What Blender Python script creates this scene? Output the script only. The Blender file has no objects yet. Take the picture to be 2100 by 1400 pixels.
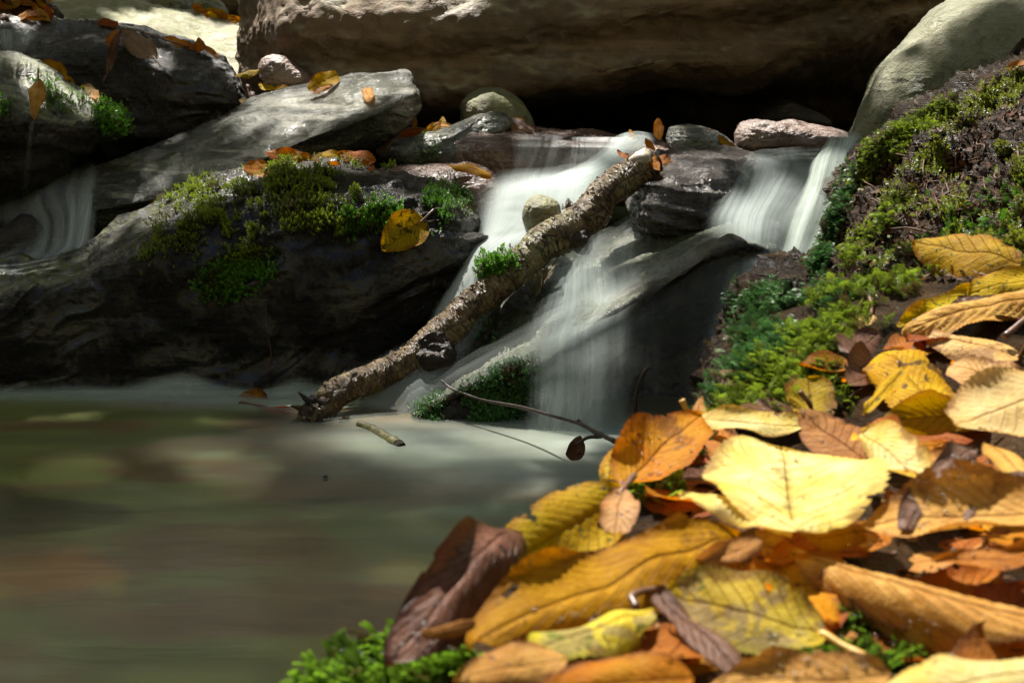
import bpy, math, random
import numpy as np
from mathutils import Vector
from mathutils.bvhtree import BVHTree

S = bpy.context.scene
COL = S.collection
rad = math.radians

# ---------------------------------------------------------------- camera
F = 3100.0                      # focal length in pixels of the 2100 px wide photograph
PITCH = math.atan(550.0 / F)    # looking a little down
CAMZ = 0.46
cam = bpy.data.cameras.new('camera'); cam_ob = bpy.data.objects.new('camera', cam); COL.objects.link(cam_ob)
cam_ob.location = (0, 0, CAMZ); cam_ob.rotation_euler = (rad(90) - PITCH, 0, 0)
cam.sensor_width = 36.0; cam.lens = 36.0 * F / 2100.0
cam.clip_start = 0.02; cam.clip_end = 500
cam.dof.use_dof = True; cam.dof.focus_distance = 2.0; cam.dof.aperture_fstop = 22.0; cam.dof.aperture_blades = 7
S.camera = cam_ob

# ---------------------------------------------------------------- sky and sun
SUN_EL, SUN_AZ = rad(58), rad(-24)        # azimuth from +Y (ahead), negative = to the left
SUNDIR = Vector((math.sin(SUN_AZ) * math.cos(SUN_EL), math.cos(SUN_AZ) * math.cos(SUN_EL), math.sin(SUN_EL)))
W = bpy.data.worlds.new('World'); S.world = W; W.use_nodes = True
wn = W.node_tree; bg = wn.nodes['Background']
sky = wn.nodes.new('ShaderNodeTexSky'); sky.sky_type = 'NISHITA'; sky.sun_disc = False
sky.sun_elevation = SUN_EL; sky.sun_rotation = SUN_AZ
wn.links.new(sky.outputs[0], bg.inputs[0]); bg.inputs[1].default_value = 0.072
sun = bpy.data.lights.new('sun', 'SUN'); sun.energy = 5.0; sun.angle = rad(0.53); sun.color = (1.0, 0.945, 0.86)
sun_ob = bpy.data.objects.new('sun', sun); COL.objects.link(sun_ob)
sun_ob.rotation_euler = SUNDIR.to_track_quat('Z', 'Y').to_euler()
S.view_settings.view_transform = 'Standard'; S.view_settings.look = 'None'
S.view_settings.exposure = 1.46; S.view_settings.gamma = 1.0
S.cycles.max_bounces = 8; S.cycles.diffuse_bounces = 3; S.cycles.glossy_bounces = 3
S.cycles.transmission_bounces = 6; S.cycles.transparent_max_bounces = 24
S.cycles.sample_clamp_indirect = 4.0; S.cycles.sample_clamp_direct = 12.0; S.cycles.use_denoising = True

# ---------------------------------------------------------------- helpers
RNG = np.random.default_rng(7)
cp, sp = math.cos(PITCH), math.sin(PITCH)

def ray(px, py):
    a = (px - 1050.0) / F; b = (700.0 - py) / F
    return Vector((a, b * sp + cp, b * cp - sp))

def at(px, py, Y):
    d = ray(px, py); t = Y / d.y
    return np.array((d.x * t, Y, CAMZ + d.z * t))

def _hash(ix, iy, iz, seed):
    h = (ix * 374761393 + iy * 668265263 + iz * 1274126177 + seed * 974711) & 0xffffffff
    h = ((h ^ (h >> 13)) * 1274126177) & 0xffffffff
    h = (h ^ (h >> 16)) & 0xffffffff
    return h.astype(np.float64) / 4294967295.0 * 2 - 1

def vnoise(p, seed=0):
    p = np.asarray(p, float); f0 = np.floor(p); t = p - f0; i = f0.astype(np.int64)
    t = t * t * t * (t * (t * 6 - 15) + 10); r = 0
    for dx in (0, 1):
        wx = t[:, 0] if dx else 1 - t[:, 0]
        for dy in (0, 1):
            wy = t[:, 1] if dy else 1 - t[:, 1]
            for dz in (0, 1):
                wz = t[:, 2] if dz else 1 - t[:, 2]
                r = r + wx * wy * wz * _hash(i[:, 0] + dx, i[:, 1] + dy, i[:, 2] + dz, seed)
    return r

def fbm(p, octv=4, seed=0, gain=0.5):
    p = np.asarray(p, float); r = 0; a = 1.0
    for k in range(octv):
        r = r + a * vnoise(p * (2.03 ** k) + 17.3 * k, seed + k); a *= gain
    return r

def crom(P, n, closed=False):
    """Catmull-Rom resampling of an array (m,d) to n points."""
    P = np.asarray(P, float); m = len(P)
    if closed:
        t = np.arange(n) * (m / n)
        i = np.floor(t).astype(int); f = (t - i)[:, None]
        a, b, c, d = P[(i - 1) % m], P[i % m], P[(i + 1) % m], P[(i + 2) % m]
    else:
        t = np.linspace(0, m - 1, n); i = np.clip(np.floor(t).astype(int), 0, m - 2); f = (t - i)[:, None]
        Q = np.vstack([2 * P[0] - P[1], P, 2 * P[-1] - P[-2]])
        a, b, c, d = Q[i], Q[i + 1], Q[i + 2], Q[i + 3]
    return 0.5 * (2 * b + (c - a) * f + (2 * a - 5 * b + 4 * c - d) * f ** 2 + (3 * b - a - 3 * c + d) * f ** 3)

def mesh(name, V, Q, mat, parent=None, uv=None, attrs=None, smooth=True, origin=None):
    """One mesh object from vertex and quad/tri index arrays; V in world space, origin at its base."""
    V = np.asarray(V, float); Q = np.asarray(Q, np.int32)
    if parent is not None: o0 = np.array(parent.location)
    elif origin is not None: o0 = np.array(origin, float)
    else: o0 = np.array((V[:, 0].mean(), V[:, 1].mean(), V[:, 2].min()))
    me = bpy.data.meshes.new(name); k = Q.shape[1]
    me.vertices.add(len(V)); me.vertices.foreach_set('co', (V - o0).astype(np.float32).ravel())
    me.loops.add(Q.size); me.loops.foreach_set('vertex_index', Q.ravel())
    me.polygons.add(len(Q)); me.polygons.foreach_set('loop_start', np.arange(len(Q), dtype=np.int32) * k)
    me.polygons.foreach_set('use_smooth', np.full(len(Q), smooth))
    if uv is not None:
        l = me.uv_layers.new(name='UVMap'); l.data.foreach_set('uv', np.asarray(uv, np.float32)[Q.ravel()].ravel())
    for an, av in (attrs or {}).items():
        a = me.attributes.new(an, 'FLOAT', 'POINT'); a.data.foreach_set('value', np.asarray(av, np.float32))
    me.update(calc_edges=True); me.validate()
    me.materials.append(mat)
    ob = bpy.data.objects.new(name, me); COL.objects.link(ob)
    if parent is not None: ob.parent = parent
    else: ob.location = o0
    return ob

def tag(o, label, cat, group=None, kind=None):
    if label: o['label'] = label
    if cat: o['category'] = cat
    if group: o['group'] = group
    if kind: o['kind'] = kind
    return o

def grid_quads(r, c, close_r=False, close_c=False):
    R = np.arange(r if close_r else r - 1); C_ = np.arange(c if close_c else c - 1)
    a, b = np.meshgrid(R, C_, indexing='ij'); a2 = (a + 1) % r; b2 = (b + 1) % c
    return np.stack([a * c + b, a * c + b2, a2 * c + b2, a2 * c + b], -1).reshape(-1, 4)

def vnormals(V, Q):
    n = np.cross(V[Q[:, 2]] - V[Q[:, 0]], V[Q[:, 3]] - V[Q[:, 1]])
    N = np.zeros_like(V)
    for k in range(4): np.add.at(N, Q[:, k], n)
    return N / (np.linalg.norm(N, axis=1)[:, None] + 1e-12)

SOLID_V, SOLID_T, SOLID_N = [], [], 0
def solid(V, Q):
    """remember a surface for later ray casts (moss and leaves are laid on it)"""
    global SOLID_N
    SOLID_V.append(np.asarray(V)); SOLID_T.append(np.asarray(Q) + SOLID_N); SOLID_N += len(V)

def displace(V, Q, amp, freq, strata=None, seed=0, octv=5, flip=False):
    N = vnormals(V, Q) * (-1 if flip else 1)
    d = amp * fbm(V * freq, octv, seed, 0.52)
    if strata:                                   # (amp, direction, freq, stretch): layered stone
        sa, sd, sf, st = strata
        sd = np.array(sd, float); sd /= np.linalg.norm(sd)
        h = V @ sd + 0.03 * fbm(V * 5, 3, seed + 31)
        c = np.stack([h * sf, *( (V - np.outer(V @ sd, sd)) @ np.eye(3)[:, :2] * st ).T], -1)
        s = vnoise(c, seed + 50); s2 = vnoise(c * 2.3 + 9, seed + 51)
        tr = np.floor(h * sf * 1.4 + .5 * s2); fr = h * sf * 1.4 + .5 * s2 - tr      # split layers: each sits at its own depth, with a worn lip
        lay = _hash(tr.astype(np.int64), np.floor(c[:, 1] * .35).astype(np.int64) * 0, 0 * tr.astype(np.int64), seed + 60)
        d = d + sa * (1 - 2 * np.abs(s)) + 0.45 * sa * (1 - 2 * np.abs(s2)) + .35 * sa * lay * np.clip(fr * 5, 0, 1) * np.clip((1 - fr) * 5, 0, 1)
    d = d + amp * .16 * (1 - 2.2 * np.abs(fbm(V * freq * 6.5, 3, seed + 70)))
    return V + N * d[:, None]

def loft(name, rails, mat, nu=170, nv=130, amp=0.01, freq=9, strata=None, seed=0, caps=True, reg=True):
    """closed stone from rails (each a list of (px, py, Y), left to right) running round its section"""
    Rr = [crom([at(*p) for p in r], nu) for r in rails]
    G = np.stack(Rr)                                       # rail, u, 3
    V = np.stack([crom(G[:, j], nv, True) for j in range(nu)], 0)   # u, v, 3
    cen0, cen1 = V[0].mean(0), V[-1].mean(0)
    dirL = (V[0].mean(0) - V[3].mean(0)); dirR = (V[-1].mean(0) - V[-4].mean(0))
    L = [cen0 + (V[0] - cen0) * s + dirL * b for s, b in ((0.0, 1.0), (0.35, .95), (0.68, .75), (0.9, .4))]
    Rt = [cen1 + (V[-1] - cen1) * s + dirR * b for s, b in ((0.9, .4), (0.68, .75), (0.35, .95), (0.0, 1.0))]
    V = np.concatenate([np.stack(L), V, np.stack(Rt)], 0)
    r, c = V.shape[:2]; V = V.reshape(-1, 3); Q = grid_quads(r, c, False, True)
    sgn = np.einsum('ij,ij->i', vnormals(V, Q), V - V.mean(0)).mean()
    if sgn < 0: Q = Q[:, ::-1]
    V = displace(V, Q, amp, freq, strata, seed)
    if reg: solid(V, Q)
    return mesh(name, V, Q, mat)

def inflate(name, poly, Y, tf, tb, mat, amp=0.006, freq=14, strata=None, seed=0, box=2.6, lean=0.0, nt=150, nr=34, reg=True):
    """stone whose outline is traced in pixels at depth Y and which bulges tf towards us and tb away; lean tips its top back"""
    B = crom(np.array(poly, float), nt, True); c = B.mean(0)
    s = np.sin(np.linspace(0, 1, nr) * math.pi / 2)
    rows = []
    for side in (1, -1):
        for r in (s if side == 1 else s[::-1][1:]):
            dep = (1 - r ** box) ** (1 / 2.0) * (tf if side == 1 else -tb)
            pp = c + r * (B - c)
            rows.append([at(x, y, Y - dep + lean * (c[1] - y) / F * Y) for x, y in pp])
    V = np.array(rows).reshape(-1, 3); Q = grid_quads(len(rows), nt, False, True)
    sgn = np.einsum('ij,ij->i', vnormals(V, Q), V - V.mean(0)).mean()
    if sgn < 0: Q = Q[:, ::-1]
    V = displace(V, Q, amp, freq, strata, seed)
    if reg: solid(V, Q)
    return mesh(name, V, Q, mat)

def tube(path, radii, ns=14, nsub=80, noise=0.0, nfreq=40, seed=0, flat=1.0):
    """tapered, closed tube through world points; returns V, Q, uv"""
    P = crom(np.array(path, float), nsub); R = crom(np.array(radii, float)[:, None], nsub)[:, 0]
    T = np.gradient(P, axis=0); T /= np.linalg.norm(T, axis=1)[:, None]
    up = np.array((0.13, 0.3, 1.0)); A = np.cross(T, up); A /= np.linalg.norm(A, axis=1)[:, None]; B = np.cross(A, T)
    th = np.linspace(0, 2 * math.pi, ns, endpoint=False)
    ring = np.cos(th)[None, :, None] * A[:, None] + flat * np.sin(th)[None, :, None] * B[:, None]
    V = P[:, None] + ring * R[:, None, None]
    if noise:
        k = fbm(V.reshape(-1, 3) * nfreq, 4, seed).reshape(nsub, ns)
        V = P[:, None] + ring * (R[:, None] * (1 + noise * k))[:, :, None]
    V = np.concatenate([P[:1, None].repeat(ns, 1), V, P[-1:, None].repeat(ns, 1)], 0)
    uu = np.tile(np.linspace(0, 1, ns), nsub + 2); vv = np.repeat(np.concatenate([[0], np.linspace(0, 1, nsub), [1]]), ns)
    return V.reshape(-1, 3), grid_quads(nsub + 2, ns, False, True), np.stack([uu, vv], -1)

# ---------------------------------------------------------------- material helpers
class NT:
    def __init__(s, name):
        s.m = bpy.data.materials.new(name); s.m.use_nodes = True; s.t = s.m.node_tree; s.t.nodes.clear()
        s.out = s.t.nodes.new('ShaderNodeOutputMaterial')
    def put(s, sock, v):
        if v is None: return
        if isinstance(v, bpy.types.NodeSocket): s.t.links.new(v, sock)
        elif isinstance(v, (tuple, list)) and len(v) == 3 and sock.type == 'RGBA': sock.default_value = (*v, 1)
        else: sock.default_value = v
    def n(s, typ, ins=None, **props):
        nd = s.t.nodes.new('ShaderNode' + typ)
        for k, v in props.items(): setattr(nd, k, v)
        for k, v in (ins or {}).items(): s.put(nd.inputs[k], v)
        return nd
    def math(s, op, a, b=None, c=None, clamp=False):
        nd = s.n('Math', operation=op, use_clamp=clamp)
        for i, v in enumerate((a, b, c)):
            if v is not None: s.put(nd.inputs[i], v)
        return nd.outputs[0]
    def mix(s, f, a, b, mode='MIX'):
        nd = s.n('Mix', data_type='RGBA', blend_type=mode, clamp_factor=True)
        s.put(nd.inputs[0], f); s.put(nd.inputs[6], a); s.put(nd.inputs[7], b); return nd.outputs[2]
    def mr(s, v, a, b, c=0.0, d=1.0, smooth=True):
        nd = s.n('MapRange', interpolation_type='SMOOTHSTEP' if smooth else 'LINEAR')
        s.put(nd.inputs[0], v)
        for i, x in enumerate((a, b, c, d)): s.put(nd.inputs[i + 1], x)
        return nd.outputs[0]
    def noise(s, vec, scale, detail=4, rough=0.55, dist=0.0):
        return s.n('TexNoise', {'Vector': vec, 'Scale': scale, 'Detail': detail, 'Roughness': rough, 'Distortion': dist})
    def mapping(s, vec, scale=(1, 1, 1), rot=(0, 0, 0), loc=(0, 0, 0)):
        nd = s.n('Mapping'); s.put(nd.inputs['Vector'], vec)
        nd.inputs['Scale'].default_value = scale; nd.inputs['Rotation'].default_value = rot; nd.inputs['Location'].default_value = loc
        return nd.outputs[0]
    def bump(s, h, strength, dist=0.01, normal=None):
        nd = s.n('Bump', {'Height': h, 'Strength': strength, 'Distance': dist}); s.put(nd.inputs['Normal'], normal); return nd.outputs[0]
    def surf(s, sock): s.t.links.new(sock, s.out.inputs['Surface']); return s.m

def rock_mat(name, dark, mid, light, rough=(0.35, 0.7), algae=None, algae_lo=0.35, algae_hi=0.9, strata_rot=(0, 0.35, 0), strata=0.5,
             speck=0.0, scale=1.0, bump=0.6, spec=0.5, blotch=None, wet=0.0, crack=.6, algae_x=None):
    m = NT(name); co = m.n('TexCoord').outputs['Object']
    big = m.noise(co, 5 * scale, 6, 0.6).outputs[0]
    fine = m.noise(co, 60 * scale, 8, 0.65).outputs[0]
    sv = m.mapping(co, (5 * scale, 5 * scale, 60 * scale), strata_rot)
    lay = m.noise(sv, 1.0, 6, 0.6, 0.6).outputs[0]
    col = m.mix(m.mr(big, 0.32, 0.68), dark, mid)
    col = m.mix(m.math('MULTIPLY', m.mr(lay, 0.48, 0.7), strata), col, light)
    col = m.mix(m.math('MULTIPLY', m.mr(fine, 0.55, 0.75), 0.55), col, light)
    col = m.mix(m.math('MULTIPLY', m.mr(fine, 0.45, 0.28), 0.6), col, dark)
    if blotch:
        b2 = m.noise(co, 11 * scale, 8, 0.7).outputs[0]
        col = m.mix(m.math('MULTIPLY', m.mr(b2, 0.52, 0.62), 0.75), col, blotch)
    if algae:                                   # algae film that grows on upward faces, in patches
        nz = m.n('SeparateXYZ', {0: m.n('NewGeometry').outputs['Normal']}).outputs[2]
        pat = m.noise(co, 14 * scale, 7, 0.7).outputs[0]
        f = m.math('MULTIPLY', m.mr(nz, algae_lo, algae_hi), m.mr(pat, 0.36, 0.56))
        if algae_x is not None: f = m.math('MULTIPLY', f, m.mr(m.n('SeparateXYZ', {0: co}).outputs[0], algae_x + .10, algae_x - .10, .06, 1.0))
        col = m.mix(f, col, m.mix(m.mr(fine, 0.4, 0.62), algae[0], algae[1]))
    if speck:
        sk = m.n('TexVoronoi', {'Vector': co, 'Scale': 260 * scale}).outputs['Distance']
        col = m.mix(m.math('MULTIPLY', m.mr(sk, 0.16, 0.08), speck), col, light)
    rg = m.mr(m.noise(co, 18 * scale, 5, 0.6).outputs[0], 0.35, 0.65, rough[0], rough[1])
    h = m.math('ADD', m.math('MULTIPLY', lay, 0.8), m.math('ADD', fine, m.math('MULTIPLY', m.noise(co, 220 * scale, 4, 0.6).outputs[0], 0.35)))
    wv = m.mapping(co, (7 * scale, 7 * scale, 26 * scale), strata_rot)
    wv = m.n('VectorMath', {0: wv, 1: m.n('VectorMath', {0: m.noise(co, 22 * scale, 4, .6).outputs['Color'], 3: 1.6}, operation='SCALE').outputs[0]}, operation='ADD').outputs[0]
    ck = m.mr(m.n('TexVoronoi', {'Vector': wv, 'Scale': .55}, feature='DISTANCE_TO_EDGE').outputs['Distance'], 0.0, .035)
    gate = m.mr(m.noise(co, 6 * scale, 3, .5, 0).outputs[0], .47, .56)
    ck = m.math('SUBTRACT', 1.0, m.math('MULTIPLY', m.math('SUBTRACT', 1.0, ck), gate))
    col = m.mix(m.math('MULTIPLY', m.math('SUBTRACT', 1.0, ck), crack), col, dark)
    nrm = m.bump(h, bump, 0.008, m.bump(ck, crack, .006))
    p = m.n('BsdfPrincipled', {'Base Color': col, 'Roughness': rg, 'Normal': nrm, 'Specular IOR Level': spec})
    if wet:
        wf = m.math('MULTIPLY', m.mr(m.noise(co, 9 * scale, 5, .65).outputs[0], .42, .6), wet)
        cn = m.bump(m.math('ADD', m.noise(co, 130 * scale, 3, .55).outputs[0], m.math('MULTIPLY', lay, .6)), .5, .004)
        for k, v_ in (('Coat Weight', wf), ('Coat Roughness', .07), ('Coat Normal', cn)): m.put(p.inputs[k], v_)
    return m.surf(p.outputs[0])

M_SLATE = rock_mat('dark slate with algae', (.005, .004, .003), (.015, .012, .008), (.048, .040, .028), (.2, .5),
                   ((.13, .14, .035), (.17, .18, .17)), .45, .92, (0.1, 0.45, 0), .3, bump=1.3, spec=.18, wet=0.7, algae_x=-.14)
M_ANGLE = rock_mat('slate with pale algae top', (.006, .005, .004), (.019, .015, .011), (.055, .046, .034), (.2, .5), ((.15, .165, .06), (.20, .215, .17)), .45, .85, bump=.8, spec=.35, wet=.4)
M_DARK = rock_mat('wet dark slate', (.006, .005, .004), (.019, .015, .012), (.055, .046, .036), (.18, .45), None, strata_rot=(0.1, 0.3, 0), strata=.4, bump=1.0, spec=.4, wet=0.5)
M_LEDGE = rock_mat('wet brown ledge', (.018, .014, .010), (.055, .042, .028), (.12, .10, .075), (.2, .5), ((.05, .075, .02), (.10, .10, .06)), .4, .95, (0.1, 0.45, 0), .5, bump=.8, wet=0.6)
M_SLAB = rock_mat('wet grey green slab', (.030, .034, .028), (.15, .16, .12), (.46, .45, .37), (.16, .5),
                  None, strata_rot=(0.2, 0.3, 0), strata=.95, speck=.3, bump=1.8, wet=1.0)
M_BROWN = rock_mat('brown boulder sandstone', (.06, .037, .021), (.15, .092, .050), (.25, .17, .10), (.6, .9), ((.20, .17, .10), (.28, .24, .15)), .2, .9,
                   (0.0, -0.22, 0), .5, scale=.6, bump=.6, crack=.3, blotch=(.075, .047, .026))
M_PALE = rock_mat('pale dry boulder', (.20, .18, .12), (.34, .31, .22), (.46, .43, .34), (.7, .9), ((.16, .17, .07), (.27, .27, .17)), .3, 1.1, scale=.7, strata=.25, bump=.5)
M_GREY = rock_mat('grey lichen boulder', (.12, .125, .07), (.23, .225, .13), (.42, .39, .27), (.6, .85), None, scale=1.4, strata=.2, bump=1.0, blotch=(.085, .10, .05))
M_OLIVE = rock_mat('olive stone', (.08, .075, .04), (.17, .155, .08), (.25, .23, .14), (.55, .8), ((.12, .13, .045), (.2, .2, .08)), .1, .8, bump=.7)
M_RED = rock_mat('wet red brown stone', (.045, .02, .013), (.13, .06, .036), (.24, .15, .10), (.15, .4), None, strata=.6, bump=1.0, wet=1)
M_BAND = rock_mat('banded wet slate', (.018, .015, .014), (.07, .055, .045), (.19, .165, .14), (.1, .35), None, strata_rot=(0.1, -0.06, 0), strata=.9, bump=1.6, wet=1)
M_PINK = rock_mat('pinkish stone', (.10, .06, .045), (.23, .15, .115), (.36, .28, .23), (.3, .6), None, strata=.4, bump=.7, wet=0.4)
M_BANK = rock_mat('damp earthy bank', (.007, .004, .002), (.036, .019, .007), (.095, .055, .022), (.25, .6), None, scale=2.0, bump=1.0, speck=.05, spec=.06, wet=0.0)
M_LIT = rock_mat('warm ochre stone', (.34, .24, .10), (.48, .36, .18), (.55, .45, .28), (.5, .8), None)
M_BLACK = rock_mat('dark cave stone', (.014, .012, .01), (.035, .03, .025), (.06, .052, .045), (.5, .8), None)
# ---------------------------------------------------------------- terrain and stream bed
def terrain_z(x, y):
    b = np.interp(y, [-60, -4.5, -.8, 2.0, 2.2, 2.6, 3.0, 4.6, 8, 20, 60], [40, 1.6, -.14, -.13, -.08, .10, .2, .34, 1.3, 7, 26])  # slope behind the camera is raised to block sky light
    s = np.maximum(0, np.abs(x + .15) - np.interp(y, [0, 2, 4, 9], [1.1, 1.0, 1.6, 2.5]))
    return b + .45 * s ** 1.15 + .012 * fbm(np.stack([x * 6, y * 6, 0 * x], -1), 4, 3) + np.minimum(s, 1) * .12 * fbm(np.stack([x, y, 0 * x + 4], -1), 3, 8)

def build_terrain():
    gx = np.concatenate([-np.geomspace(60, 2.2, 40), np.linspace(-2.1, 2.1, 130), np.geomspace(2.2, 60, 40)])
    gy = np.concatenate([-np.geomspace(60, .6, 30), np.linspace(-.5, 5, 170), np.geomspace(5.1, 60, 40)])
    X, Y = np.meshgrid(gx, gy); X, Y = X.ravel(), Y.ravel()
    V = np.stack([X, Y, terrain_z(X, Y)], -1); Q = grid_quads(len(gy), len(gx))
    m = NT('stream bed and leaf litter'); co = m.n('TexCoord').outputs['Object']
    a = m.noise(m.mapping(co, (2.2, 5.5, 3)), 1.0, 4, .5).outputs[0]
    b = m.noise(m.mapping(co, (4, 9, 3), loc=(3, 1, 0)), 1.0, 3, .5).outputs[0]
    c = m.noise(co, 40, 6, .7).outputs[0]
    col = m.mix(m.mr(a, .4, .62), (.045, .032, .016), (.10, .115, .03))
    col = m.mix(m.math('MULTIPLY', m.mr(b, .52, .68), .8), col, (.13, .075, .03))
    col = m.mix(m.math('MULTIPLY', m.mr(c, .5, .7), .5), col, (.02, .015, .01))
    p = m.n('BsdfPrincipled', {'Base Color': col, 'Roughness': .8, 'Normal': m.bump(c, .6, .01)})
    o = mesh('stream_bed', V, Q, m.surf(p.outputs[0]), origin=(0, 0, 0)); o['kind'] = 'structure'
    solid(V, Q)
build_terrain()

# ---------------------------------------------------------------- unseen leaf cards overhead, added and gapped to shape the dappled shade
LIT = [(735, 190, 2.86, .245), (620, 240, 2.74, .10), (440, 95, 4.0, .27), (540, 110, 3.28, .24), (620, 20, 3.2, .06), (1950, 55, 2.33, .15), (1830, 190, 2.2, .045),
       (1850, 330, 1.9, .2), (1950, 400, 1.6, .32), (1760, 560, 1.5, .2), (1620, 700, 1.35, .13), (1600, 950, .62, .22), (1900, 750, .85, .28),
       (1900, 1050, .6, .25), (1450, 1250, .48, .16), (1150, 1330, .45, .12), (850, 1350, .43, .08), (1130, 400, 2.4, .12), (990, 560, 2.22, .07), (1200, 640, 2.0, .09), (1190, 800, 1.93, .07),
       (430, 385, 2.38, .12), (640, 335, 2.42, .10), (1680, 400, 2.0, .10), (1560, 330, 2.4, .07), (1590, 280, 2.65, .12), (980, 290, 2.65, .05),
       (1290, 300, 2.56, .08), (1100, 1060, .6, .12), (1020, 230, 2.88, .045), (165, 490, 2.53, .08), (40, 66, 3.1, .06), (80, 150, 2.7, .06), (240, 505, 2.36, .05), (60, 578, 2.34, .05), (1240, 400, 2.26, .06), (1060, 550, 2.18, .06), (930, 660, 2.12, .06), (800, 755, 2.08, .05), (690, 810, 2.03, .05), (1540, 450, 2.14, .08),
       (900, 350, 2.48, .05), (320, 425, 2.55, .03), (1420, 345, 2.28, .07), (1180, 450, 2.23, .06)]
def build_shade_canopy():
    sx, sy = SUNDIR.x / SUNDIR.z, SUNDIR.y / SUNDIR.z
    L = []
    for px, py, Y, r in LIT:
        p = at(px, py, Y); L.append((p[0] - sx * (p[2] - .3), p[1] - sy * (p[2] - .3), r))
    L = np.array(L)
    n = 60000
    T = np.stack([RNG.uniform(-3.5, 3, n), RNG.uniform(-.6, 6.5, n)], -1)
    d = np.sqrt(((T[:, None] - L[None, :, :2]) ** 2).sum(-1)) / L[None, :, 2]
    keep = (d.min(1) > 1.0 + RNG.uniform(-.12, .25, n))
    T = T[keep]
    # over the pool the roof is higher and thinner, so that its shade is soft and a little sun filters through
    so = np.array((sx, sy)) * .3
    def over_pool(p):
        return (p[:, 1] > .6) & (p[:, 1] < 2.02) & (p[:, 0] > -2.2) & (p[:, 0] < np.interp(p[:, 1], [.6, 1.2, 1.97], [-.14, -.05, .12]))
    T = T[~over_pool(T - so)]
    q = RNG.uniform((-2.2, .6), (.15, 2.02), (4200, 2)); q = q[over_pool(q)]
    fall = np.exp(-((q[:, 0] + .02) / .28) ** 2 - ((q[:, 1] - 1.92) / .24) ** 2) + .8 * np.exp(-((q[:, 0] + .27) / .12) ** 2 - ((q[:, 1] - 2.06) / .1) ** 2)
    q = q[RNG.uniform(0, 1, len(q)) > .80 * np.minimum(fall, 1)]
    H = len(T); T = np.concatenate([T, q + so])
    n = len(T)
    t = RNG.uniform(3.2, 5.2, n); t[H:] = RNG.uniform(10, 15, n - H)
    P = np.stack([T[:, 0], T[:, 1], np.full(n, .3)], -1) + t[:, None] * np.array(SUNDIR)
    N = RNG.normal(size=(n, 3)) * .55 + np.array(SUNDIR); N /= np.linalg.norm(N, axis=1)[:, None]
    A = np.cross(N, RNG.normal(size=(n, 3))); A /= np.linalg.norm(A, axis=1)[:, None]; B = np.cross(N, A)
    l = RNG.uniform(.04, .065, n)[:, None]
    V = np.stack([P - A * l, P - B * l * .6, P + A * l, P + B * l * .6], 1).reshape(-1, 3)
    Q = np.arange(4 * n).reshape(n, 4)
    m = NT('overhead shade leaves'); p = m.n('BsdfPrincipled', {'Base Color': (.05, .07, .015), 'Roughness': .6})
    tr = m.n('BsdfTranslucent', {'Color': (.30, .33, .05)})
    o = mesh('shade_foliage', V, Q, m.surf(m.n('MixShader', {0: .5, 1: p.outputs[0], 2: tr.outputs[0]}).outputs[0]), smooth=False)
    tag(o, 'unseen loose leaf cards added overhead to shade the stream', None, kind='stuff')
build_shade_canopy()

# ---------------------------------------------------------------- boulders and stones
ST = []
def stone(o, label, cat='rock', group=None):
    tag(o, label, cat, group); ST.append(o); return o

stone(loft('rock', [
    [(-250, 566, 2.46), (0, 560, 2.46), (150, 540, 2.46), (250, 490, 2.46), (340, 455, 2.5), (480, 400, 2.5), (620, 370, 2.5), (760, 370, 2.5), (900, 410, 2.44), (970, 460, 2.38)],
    [(-250, 572, 2.36), (0, 567, 2.36), (140, 546, 2.36), (230, 496, 2.36), (345, 437, 2.37), (480, 385, 2.38), (620, 350, 2.38), (760, 356, 2.36), (890, 395, 2.34), (972, 455, 2.31)],
    [(-250, 600, 2.235), (0, 596, 2.235), (140, 574, 2.235), (240, 524, 2.24), (345, 472, 2.25), (480, 425, 2.26), (620, 396, 2.27), (760, 398, 2.27), (900, 428, 2.26), (980, 474, 2.27)],
    [(-250, 622, 2.205), (0, 618, 2.205), (145, 598, 2.205), (245, 556, 2.205), (350, 512, 2.21), (490, 470, 2.215), (630, 452, 2.22), (770, 452, 2.22), (905, 468, 2.235), (986, 486, 2.26)],
    [(-250, 700, 2.19), (0, 692, 2.19), (200, 645, 2.19), (350, 610, 2.185), (500, 575, 2.185), (650, 560, 2.185), (800, 552, 2.19), (930, 530, 2.22), (992, 505, 2.26)],
    [(-250, 780, 2.19), (0, 775, 2.19), (200, 765, 2.18), (400, 745, 2.18), (550, 725, 2.18), (690, 690, 2.18), (815, 645, 2.19), (905, 585, 2.23), (978, 525, 2.28)],
    [(-250, 870, 2.20), (0, 870, 2.20), (200, 870, 2.19), (400, 862, 2.19), (560, 848, 2.19), (690, 800, 2.20), (795, 730, 2.22), (885, 655, 2.26), (958, 565, 2.31)],
    [(-250, 900, 2.6), (0, 880, 2.6), (200, 860, 2.6), (400, 830, 2.6), (560, 800, 2.6), (690, 760, 2.6), (795, 690, 2.56), (885, 620, 2.52), (945, 560, 2.45)]],
    M_SLATE, 300, 220, .006, 10, (.0085, (-.35, .15, 1), 24, 5), 11), 'long dark slate rock with mossy top rising from the pool', 'rock')

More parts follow.
